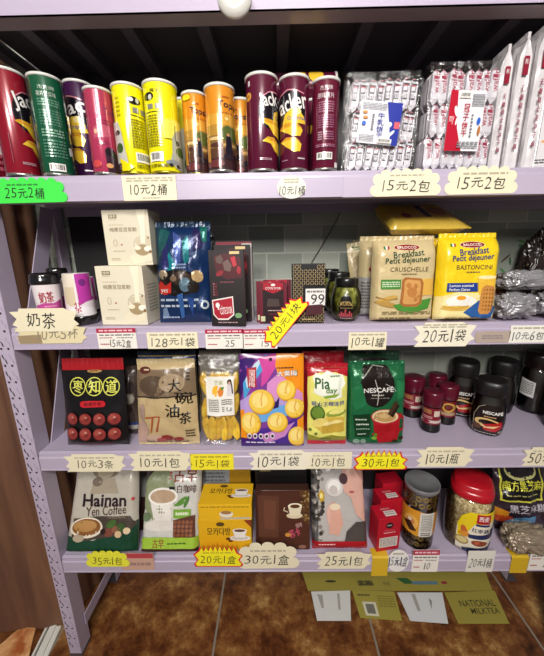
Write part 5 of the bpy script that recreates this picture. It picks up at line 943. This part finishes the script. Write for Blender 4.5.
# ------------------------------------------------------------------ bottom shelf
hain = [('p', [(0, .8), (.4, .86), (1, .66), (1, 1), (0, 1)], '#14402c'), ('p', [(.1, .62), (.5, .6), (.92, .6), (1, .7), (.8, .8), (.3, .86), (.1, .82)], '#4a4038'), ('e', .5, .1, .22, .1, '#8a7c68'), ('e', .5, .05, .36, .03, '#75685a'), ('e', .5, .12, .13, .08, '#b0a48c'), ('p', [(.34, .2), (.66, .2), (.74, .36), (.3, .36)], '#a89c88'), ('e', .4, .23, .08, .05, '#75685a'), ('t', 'Hainan', .2, .36, .86, .5, '#2a1420', .06), ('e', .95, .42, .02, .02, '#c04040'), ('t', 'Yen Coffee', .26, .49, .86, .59, '#4a3428', .01, .06), ('m', .6, .6, .86, .63, 1, '#7a6a58'),
        ('e', .3, .72, .23, .11, '#e8dcc8'), ('e', .3, .715, .2, .09, '#8a5a2c'), ('e', .28, .7, .16, .06, '#b88a50'), ('e', .2, .83, .08, .04, '#b0a088'), ('e', .62, .77, .07, .045, '#7a4434'), ('e', .72, .74, .06, .04, '#8c5a44'), ('e', .8, .72, .06, .05, '#3c5a2c'), ('e', .66, .68, .08, .04, '#4a6a34', .5), ('e', .76, .79, .05, .035, '#d0b088'), ('e', .88, .75, .05, .035, '#d8c09c'), ('e', .54, .76, .04, .03, '#2c1c18')]
pouch('coffee_bag', 'white and green coffee bag at the left end of the bottom shelf', 63, 136, 560, 464, 3, .055, '#bdb6a8', hain, kind='block', Yb=.85, Yt=.975, fin='bag', seal='#a8a296', seed=30, cut=(16, 18), wr=.003, cat='coffee bag', topw=.86)
pouch('coffee_bag', 'white bag wedged behind the two coffee bags at the left of the bottom shelf', 118, 162, 540, 466, 3, .04, '#b4b2ae', [('l', [(.3, .3), (.5, .5)], .03, '#4a4a4a')], Yb=1.02, Yt=1.07, seed=31, seal='#a8a6a2', cat='coffee bag')
gu = [('p', [(0, 0), (.4, 0), (.2, .3), (0, .6)], '#4a4244'), ('p', [(.08, 0), (.36, 0), (.34, .12), (.12, .16)], '#2a1c1c'), ('e', .3, .36, .28, .3, '#8c9470'), ('p', [(.14, .4), (.56, .4), (.5, .7), (.24, .72)], '#e6e0d8'), ('e', .58, .55, .07, .09, '#d8d2c8'), ('e', .36, .38, .26, .1, '#efeae2'), ('e', .36, .38, .22, .075, '#b89c80'), ('e', .36, .7, .3, .06, '#dcd6cc'), ('t', '古早', .52, .06, .94, .22, '#8c3c1c', .05), ('m', .45, .1, .5, .2, 3, '#b03030'), ('t', '白咖啡', .6, .25, .94, .34, '#5a3c30', .03), ('r', .46, .27, .56, .3, '#1c1818'), ('e', .7, .42, .1, .02, '#5a8c34', .6), ('e', .66, .46, .1, .02, '#5a8c34', .3), ('e', .78, .44, .1, .02, '#4a7c2c', 1.2),
      ('r', .56, .52, .86, .62, '#7aa83c'), ('m', .6, .54, .82, .6, 1, '#e0e8c8'), ('p', [(.56, .64), (.94, .58), (.96, .84), (.58, .84)], '#5c3424')]+[('e', .6+.07*(i % 5), .66+.045*(i//5), .03, .018, '#8c5438', i) for i in range(20)]+[('r', 0, .82, 1, .94, '#9cc03c'), ('t', '古早', .22, .84, .42, .93, '#8c3c1c', .05), ('m', .48, .87, .8, .9, 1, '#4a6a1c'), ('r', 0, .94, 1, 1, '#3a2420'), ('e', .1, .6, .07, .05, '#6a7c5c')]
pouch('coffee_bag', 'grey-white coffee bag with a bright green band and a white cup picture', 139, 197, 553, 466, 3, .05, '#c9c7c0', gu, kind='block', Yb=.852, Yt=.98, fin='bag', seal='#b0aeaa', seed=33, cut=(16, 18), wr=.003, cat='coffee bag', topw=1.02)
pouch('coffee_bag', 'brown foot of a coffee bag lying behind the grey-white one', 140, 192, 550, 500, 3, .03, '#3a221e', [], Yb=.945, Yt=.99, seed=34, cat='coffee bag')
def cupart(cx, cy, s=1.): return [('e', cx, cy+.16*s, .23*s, .1*s, '#e8e4da'), ('e', cx, cy+.15*s, .17*s, .06*s, '#d0ccc0'), ('p', [(cx-.15*s, cy-.12*s), (cx+.15*s, cy-.12*s), (cx+.1*s, cy+.14*s), (cx-.1*s, cy+.14*s)], '#f2eee6'), ('e', cx, cy-.12*s, .15*s, .07*s, '#f6f2ea'), ('e', cx, cy-.115*s, .12*s, .05*s, '#6a4428'), ('e', cx-.25*s, cy+.18*s, .05*s, .05*s, '#5a3418'), ('e', cx-.2*s, cy+.26*s, .05*s, .04*s, '#6a3c1c')]
mocha = [('t', '모카다방', .16, .25, .6, .5, '#5a4414', .03), ('e', .42, .14, .08, .07, '#5a4414')]+cupart(.78, .45, .9)
cofx = (197, 252)
yb_ = carton('coffee_box', 'yellow coffee box at the bottom of its pair on the bottom shelf', 200, 252, 549, 520, 3, .10, '#e8b41c', front=mocha+[('p', [(.86, 0), (1, 0), (1, .25)], '#8c3418')], Yb=.875, cat='coffee box', group='yellow coffee boxes')
bpy.context.view_layer.update(); zt = max((yb_.children[0].matrix_world @ v.co).z for v in yb_.children[0].data.vertices)
carton('coffee_box', 'yellow coffee box on top of its pair with a white cup printed on its lid', 199, 252, 520, 500, 3, .10, '#ecba20', front=[('m', .05, .1, .6, .2, 1, '#8a6a1c'), ('m', .6, .1, .95, .2, 1, '#8a6a1c'), ('e', .52, .62, .13, .22, '#efe8d8'), ('e', .52, .52, .1, .12, '#a87c4c'), ('p', [(.4, .85), (.95, .82), (1, .95), (.4, .98)], '#c8c0a8')],
       top=mocha, Yb=.875, lift=zt-ST[3], cat='coffee box', group='yellow coffee boxes', H=.062)
carton('coffee_box', 'yellow box with a grey label standing behind the yellow coffee boxes', 203, 252, 520, 476, 3, .06, '#b88c24', front=[('p', [(.05, .1), (.6, .1), (.58, .46), (.05, .46)], '#a0a4a8'), ('m', .1, .16, .5, .4, 4, '#6a6e74')], Yb=1.02, cat='coffee box', H=.27)
brn = [('r', 0, 0, .1, 1, '#3c2018'), ('p', [(.04, .08), (.44, .1), (.42, .8), (.06, .78)], '#5c382a'), ('p', [(.16, .16), (.38, .18), (.36, .66), (.16, .64)], '#6a4232'), ('p', [(.82, 0), (1, 0), (1, .6), (.9, .5), (.86, .3)], '#5a3c24')]+[('e', g_.uniform(.84, .99), g_.uniform(.02, .5), .018, .014, g_.choice(('#8c6c40', '#a88c58', '#3a2414')), g_.uniform(0, 3)) for _ in range(46)]+[('e', .72, .42, .15, .05, '#d8c8a8'), ('p', [(.6, .26), (.86, .26), (.82, .42), (.64, .42)], '#e0d4b8'), ('e', .73, .26, .13, .05, '#ece2c8'), ('e', .73, .265, .09, .032, '#5a3420'), ('l', [(.6, .36), (.52, .33), (.54, .28)], .02, '#d8c8a8'),
       ('e', .6, .74, .06, .035, '#c88c3c'), ('t', '苏卡', .62, .64, .82, .78, '#c8506c', .03, .3), ('t', '咖啡', .74, .54, .86, .62, '#d8a8a8', .0, .3), ('e', .86, .94, .07, .03, '#8c6458')]
carton('coffee_box', 'dark brown coffee box with a steaming cup printed at its right', 256, 310, 548, 486, 3, .045, '#4c2a20', front=brn, Yb=.868, lean=.22, cat='coffee box', fin='gloss', H=.212)
carton('coffee_box', 'black box behind the brown coffee box with its top edge showing', 257, 306, 530, 472, 3, .04, '#171314', front=[('r', .1, .03, .3, .12, '#8c7c4c'), ('m', .4, .04, .9, .1, 1, '#8a8478')], Yb=.985, cat='coffee box', H=.27)
bai = [('p', [(0, 0), (.2, 0), (.12, .4), (.1, 1), (0, 1)], '#5a5654')]+[('e', g_.uniform(.01, .2), g_.uniform(.1, .88), .035, .022, g_.choice(('#8a8078', '#3a3430', '#b8b0a8')), g_.uniform(0, 3)) for _ in range(50)]+[('t', '白咖啡', .24, .0, .66, .08, '#3a3032', .04), ('m', .2, .1, .44, .13, 1, '#8a7c7c'), ('e', .42, .31, .17, .1, '#d8d2ce'), ('e', .42, .3, .12, .07, '#f0ece8'), ('e', .4, .34, .08, .05, '#c8beb8'), ('p', [(.62, .04), (.8, .06), (.95, .2), (.98, .7), (.8, .6), (.72, .42), (.6, .36), (.56, .2)], '#d8a898'), ('e', .6, .22, .08, .06, '#4a3034'), ('p', [(.72, .02), (1, 0), (1, .3), (.86, .16)], '#c09486'), ('e', .74, .36, .05, .014, '#b05a5c'),
       ('p', [(.62, .78), (.8, .68), (1, .68), (1, .92), (.56, .92)], '#4c4440'), ('p', [(.28, .52), (.38, .47), (.5, .5), (.56, .7), (.48, .82), (.3, .8)], '#d8a492'), ('e', .42, .52, .1, .035, '#e6d4b8'), ('e', .3, .6, .04, .1, '#dcae9e'), ('r', 0, .88, 1, 1, '#a8121e'), ('m', .1, .9, .4, .92, 1, '#e8c0c0'), ('p', [(.11, .38), (.17, .33), (.23, .38), (.22, .45), (.15, .47)], '#c8a030'), ('e', .17, .4, .03, .03, '#f0e090')]
pouch('coffee_bag', 'white coffee bag with a face, a hand and a red foot printed on it', 313, 369, 547, 461, 3, .05, '#b9b4b0', bai, kind='block', Yb=.858, Yt=.975, fin='bag', seal='#a8121e', seals=('bottom',), seed=37, cut=(16, 18), wr=.002, cat='coffee bag', topw=.96)
rb = [('e', .5, .22, .16, .09, '#171214'), ('t', 'Super', .4, .19, .6, .25, '#e8dcdc', .02), ('m', .3, .36, .74, .38, 1, '#d88088'), ('m', .26, .42, .78, .46, 1, '#e8c8c8'), ('r', .1, .58, .9, .88, '#dcd4cc'), ('m', .14, .6, .86, .85, 7, '#8a7c78')]
rt = [('m', .3, .3, .7, .42, 2, '#e0a0a4'), ('p', [(.36, .5), (.86, .5), (.86, .86), (.36, .86)], '#dcd4cc'), ('m', .4, .54, .82, .8, 2, '#a08888')]
for i, (lb, Yb_) in enumerate((('bright red coffee box at the front between the white bag and the canister', .872), ('bright red coffee box in the middle of its row of three', .940), ('bright red coffee box hindmost in its row of three', 1.008))):
    carton('coffee_box', lb, 372, 402, 541, 494, 3, .062, '#b8142a', front=rb if i == 0 else rb[:2], top=rt if i < 2 else [], Yb=Yb_, W=.084, H=.138+.012*i, cat='coffee box', group='red coffee boxes', rz=R(9))
# clear canister of ring biscuits
cp = [(.9, 0), (.97, .012), (1, .04), (1, .93)]
clid = ([(.98, .925), (1.04, .93), (1.05, .96), (1.05, .99), (1.02, 1), (.99, .985), (.3, .985)], '#77777a', 'gloss')
clab = [('p', [(.0, .08), (.5, .02), (1, .12), (1, .94), (.5, .98), (0, .92)], '#d8962c'), ('e', .32, .52, .2, .26, '#e8b458'), ('e', .3, .5, .12, .12, '#c87c50'), ('p', [(.1, .6), (.3, .5), (.5, .8), (.3, .86)], '#3a1c14'), ('e', .28, .44, .06, .06, '#e8dcc8'), ('r', .56, .06, .92, .96, '#dcd8d0'), ('m', .6, .12, .88, .74, 10, '#8a8680'), ('m', .62, .78, .86, .92, 2, '#5a5650')]
RD = ramp_noise('ring_biscuits_fill', [(.4, '#2c1a10'), (.6, '#5c3c1c')], 60, 3, .6, .6)
jn, jH, jr = jar('biscuit_canister', 'clear canister of ring biscuits with an orange label and a grey lid', 397, 433, 543, 472, 3, cp, clid, (RD, .9, 'ring_biscuits'), clab, (.24, .68), Yb=.868, cat='canister')
tor = MB(); sr = M('#c9a868', 'card')
for i in range(52):
    a = 2*PI*(i//4)/13+.24*(i % 2)+rnd.uniform(-.04, .04); z = (.08, .19, .73, .84)[i % 4]*jH+rnd.uniform(-.002, .002); rr_, r1 = .008, .0034; rot = Matrix.Rotation(a+PI/2+rnd.uniform(-.25, .25), 3, 'Z') @ Matrix.Rotation(R(90)+rnd.uniform(-.25, .25), 3, 'X'); c0 = Vector(((jr-.007)*math.cos(a), (jr-.007)*math.sin(a), z)); vs = []; fs = []
    for p in range(12):
        for q in range(6):
            A, B = 2*PI*p/12, 2*PI*q/6; vs.append(c0+rot @ Vector(((rr_+r1*math.cos(B))*math.cos(A), (rr_+r1*math.cos(B))*math.sin(A), r1*math.sin(B)))); fs.append((p*6+q, ((p+1) % 12)*6+q, ((p+1) % 12)*6+(q+1) % 6, p*6+(q+1) % 6))
    vs = [Vector((v.x, v.y, v.z))*(1 if math.hypot(v.x, v.y) < jr-.0012 else 1) for v in vs]
    vs = [(v.x*min(1, (jr-.0012)/max(1e-6, math.hypot(v.x, v.y))), v.y*min(1, (jr-.0012)/max(1e-6, math.hypot(v.x, v.y))), v.z) for v in vs]
    tor.add(vs, fs, sr, True)
tag(tor.build('biscuit_rings', jn), kind='stuff')
for ch in jn.children:
    if ch.name.startswith('ring_biscuits'): ch.scale = (.8, .8, 1); ch.name = 'biscuit_filling'
# oats jar
OAT = ramp_noise('oats', [(.35, '#8c7450'), (.5, '#c4ac80'), (.65, '#e6d6b0')], 130, 3, .8, 1)
op = [(.82, 0), (.9, .01), (.96, .05), (1, .2), (1, .6), (.94, .72), (.84, .79), (.8, .8), (.8, .84)]
olid = ([(.82, .8), (.88, .805), (.89, .83), (.89, .9), (.85, .91), (.83, .92), (.8, .98), (.74, 1), (.3, 1)], '#b41422', 'gloss')
olab = [('p', [(.3, .99), (.28, .45), (.34, .2), (.48, .08), (.99, .0), (.99, .99)], '#ece4d0'), ('p', [(.3, .5), (.28, .4), (.34, .18), (.48, .06), (.99, 0), (.99, .2), (.6, .3), (.5, .5), (.4, .66), (.3, .66)], '#e8cc1c'), ('r', .62, .06, .86, .26, '#b01c2c'), ('t', '西麦', .66, .09, .83, .2, '#f0e8e0', .03), ('r', .62, .27, .86, .32, '#1c2c6c'), ('t', '红枣燕麦', .56, .38, .96, .48, '#2c2c5c', .02), ('e', .42, .5, .06, .12, '#c8642c', .3), ('e', .44, .58, .12, .06, '#d8902c'), ('p', [(.5, .56), (.98, .46), (.98, .6), (.52, .64)], '#1c2c5c'), ('e', .4, .74, .13, .1, '#a08850'), ('e', .4, .73, .1, .07, '#d8c88c'), ('e', .72, .72, .14, .07, '#8c4434'), ('e', .68, .71, .05, .04, '#c06040'), ('p', [(.42, .92), (.6, .86), (.98, .78), (.98, 1), (.44, 1)], '#16204a')]
jar('oats_jar', 'big clear jar of oats with a bright red lid and a yellow label', 434, 487, 556, 466, 3, op, olid, (OAT, .8, 'oats'), olab, (.03, .7), Yb=.853, cat='jar', n=2.6, rz=R(8))
# black sesame bag
ses = [('r', .08, .1, .88, .56, '#e0dc50'), ('r', .11, .1, .85, .535, '#141014'), ('e', .48, .12, .3, .14, '#d8d48c'), ('e', .48, .1, .27, .12, '#2a2226'), ('t', '南方黑芝麻', .12, .26, .84, .4, '#e2e048', .07), ('m', .16, .45, .8, .48, 1, '#b8b46c'), ('t', '黑芝麻糊', .2, .6, .9, .72, '#cfc8d0', .05), ('p', [(0, .66), (.2, .7), (.2, .8), (0, .78)], '#d88c24'), ('e', .1, .82, .2, .05, '#b84420'), ('p', [(.14, .86), (.4, .78), (.72, .78), (.7, .88), (.3, .92)], '#5a94bc'), ('m', .26, .82, .6, .87, 1, '#c8dce8')]
pouch('sesame_bag', 'dark purple bag of black sesame powder right of the oats jar', 499, 552, 541, 466, 3, .06, '#33242f', ses, kind='pillow', Yb=.93, Yt=1.0, fin='foil', seal='#2c2028', seed=40, cut=(16, 18), wr=.004, cat='snack bag')
pk = silverbag('crumpled brownish clear packet lying in front of the sesame bag', 503, 548, 526, 546, .875, 1, 31.); pk.children[0].data.materials[0] = M('#9c8c78', 'foil'); settle(pk, ST[3])
pk.name = 'foil_packet'

# ------------------------------------------------------------------ flattened carton on the floor
cr = empty('flattened_carton', 'flattened olive-yellow carton with two white flaps on the floor under the rack', 'cardboard box', (onz(400, 590, 0).x, onz(400, 590, 0).y, 0))
OLV = '#9c8f3c'
def panel(name, px, col, z=.006, art=(), lift=0, label=None, fold=None):
    q = [onz(x, y, 0) for x, y in px]; m = MB(); n = len(q); zs = [z+(lift if i in (fold or ()) else 0) for i in range(n)]
    vs = [(p.x-cr.location.x, p.y-cr.location.y, zz) for p, zz in zip(q, zs)]+[(p.x-cr.location.x, p.y-cr.location.y, zz+.003) for p, zz in zip(q, zs)]
    m.add(vs, [tuple(range(n))[::-1], tuple(range(n, 2*n))]+[(i, (i+1) % n, n+(i+1) % n, n+i) for i in range(n)], M(col, 'paper'))
    if art:
        a, b, c, d = [Vector(vs[n+i]) for i in range(4)]   # top-left, top-right, bottom-right, bottom-left
        lay_art(m, art_shapes(art, 1, 1), 1, 1, lambda u, v, o: (d.lerp(c, u)).lerp(a.lerp(b, u), v)+Vector((0, 0, o)), 'paper', cu=4, cv=4, off=.0004, step=.00005)
    m.build(name, cr, label)
panel('carton_panel', [(301, 570), (484, 570), (492, 592), (308, 592)], OLV, art=[('e', .14, .6, .03, .05, '#2c2a1c'), ('t', '装箱', .28, .56, .36, .8, '#3a3620', .02), ('p', [(.5, .45), (.56, .45), (.6, .7), (.54, .72)], '#2c5a2c'), ('p', [(.58, .6), (.72, .6), (.72, .74), (.58, .74)], '#5a7c8c'), ('r', .74, .6, .77, .72, '#8c2c2c'), ('t', '牛奶', .42, .62, .46, .8, '#4a4628')])
panel('carton_flap', [(311, 593), (350, 592), (351, 622), (317, 622)], '#dcdcd8', art=[('p', [(.14, .1), (.28, .14), (.26, .6), (.2, .6)], '#a8a49c'), ('r', .66, .1, .72, .66, '#a8a49c')], label='white inner side flap')
panel('carton_flap', [(352, 592), (394, 593), (402, 622), (360, 619)], '#a39740', art=[('r', .16, .42, .48, .92, '#d8d4b8'), ('r', .22, .5, .42, .84, '#77746a'), ('m', .1, .1, .4, .24, 1, '#5a5224'), ('m', .55, .15, .95, .6, 5, '#857a30')], label='olive flap with a barcode')
panel('carton_flap', [(397, 594), (442, 594), (448, 625), (410, 622)], '#d9dadc', art=[('r', .3, .06, .38, .66, '#a8a49c'), ('p', [(.66, .2), (.72, .3), (.66, .6)], '#8a8884')], label='white flap with cut slots')
panel('carton_flap', [(444, 594), (494, 592), (509, 625), (458, 625)], OLV, art=[('t', 'NATIONAL', .2, .28, .9, .5, '#4a4420', .03), ('t', 'MILKTEA', .36, .54, .92, .72, '#4a4420', .03)], label='olive flap with dark lettering')
# thin cable down the tiles
cb = MB(); q0, q1 = ony(345, 205, WALL), ony(312, 262, WALL); cb.tube([(q0.x+.04, WALL+.004, q0.z+.1), (q0.x, WALL+.006, q0.z), ((q0.x+q1.x)/2+.004, WALL+.006, (q0.z+q1.z)/2), (q1.x, WALL+.005, q1.z), (q1.x-.02, WALL+.004, ST[1]+.004)], .0016, M('#4c4a46', 'matte'), 6)
tag(cb.build('wall_cable'), 'thin dark cable hanging down the grey tiles behind the second shelf', 'cable')

# ------------------------------------------------------------------ light
def area(name, loc, size, power, color, target, sy=None):
    l = bpy.data.lights.new(name, 'AREA'); l.energy = power; l.color = color; l.shape = 'RECTANGLE'; l.size = size; l.size_y = sy or size
    o = bpy.data.objects.new(name, l); COL.objects.link(o); o.location = loc; o.rotation_euler = (Vector(target)-Vector(loc)).to_track_quat('-Z', 'Y').to_euler(); return o
area('ceiling_or_fill_lamp', (.15, -.8, 2.58), .45, 33, (1, .975, .94), (.05, .9, 1.2), .35)
area('ceiling_or_fill_lamp', (-.5, -1.7, 2.5), .6, 44, (1, .96, .91), (.0, .9, .9), .4)  # added fill lamp for the back wall and lower shelves, not a fixture
wd = bpy.data.worlds.new('room_light'); sc.world = wd; wd.use_nodes = True; bg = wd.node_tree.nodes['Background']; bg.inputs[0].default_value = (.9, .88, .9, 1); bg.inputs[1].default_value = .13
sc.view_settings.view_transform = 'Standard'; sc.view_settings.look = 'None'; sc.view_settings.exposure = 0; sc.view_settings.gamma = 1; sc.view_settings.use_curve_mapping = False
sc.cycles.use_denoising = True
sc.cycles.transparent_max_bounces = 24; sc.cycles.max_bounces = 8
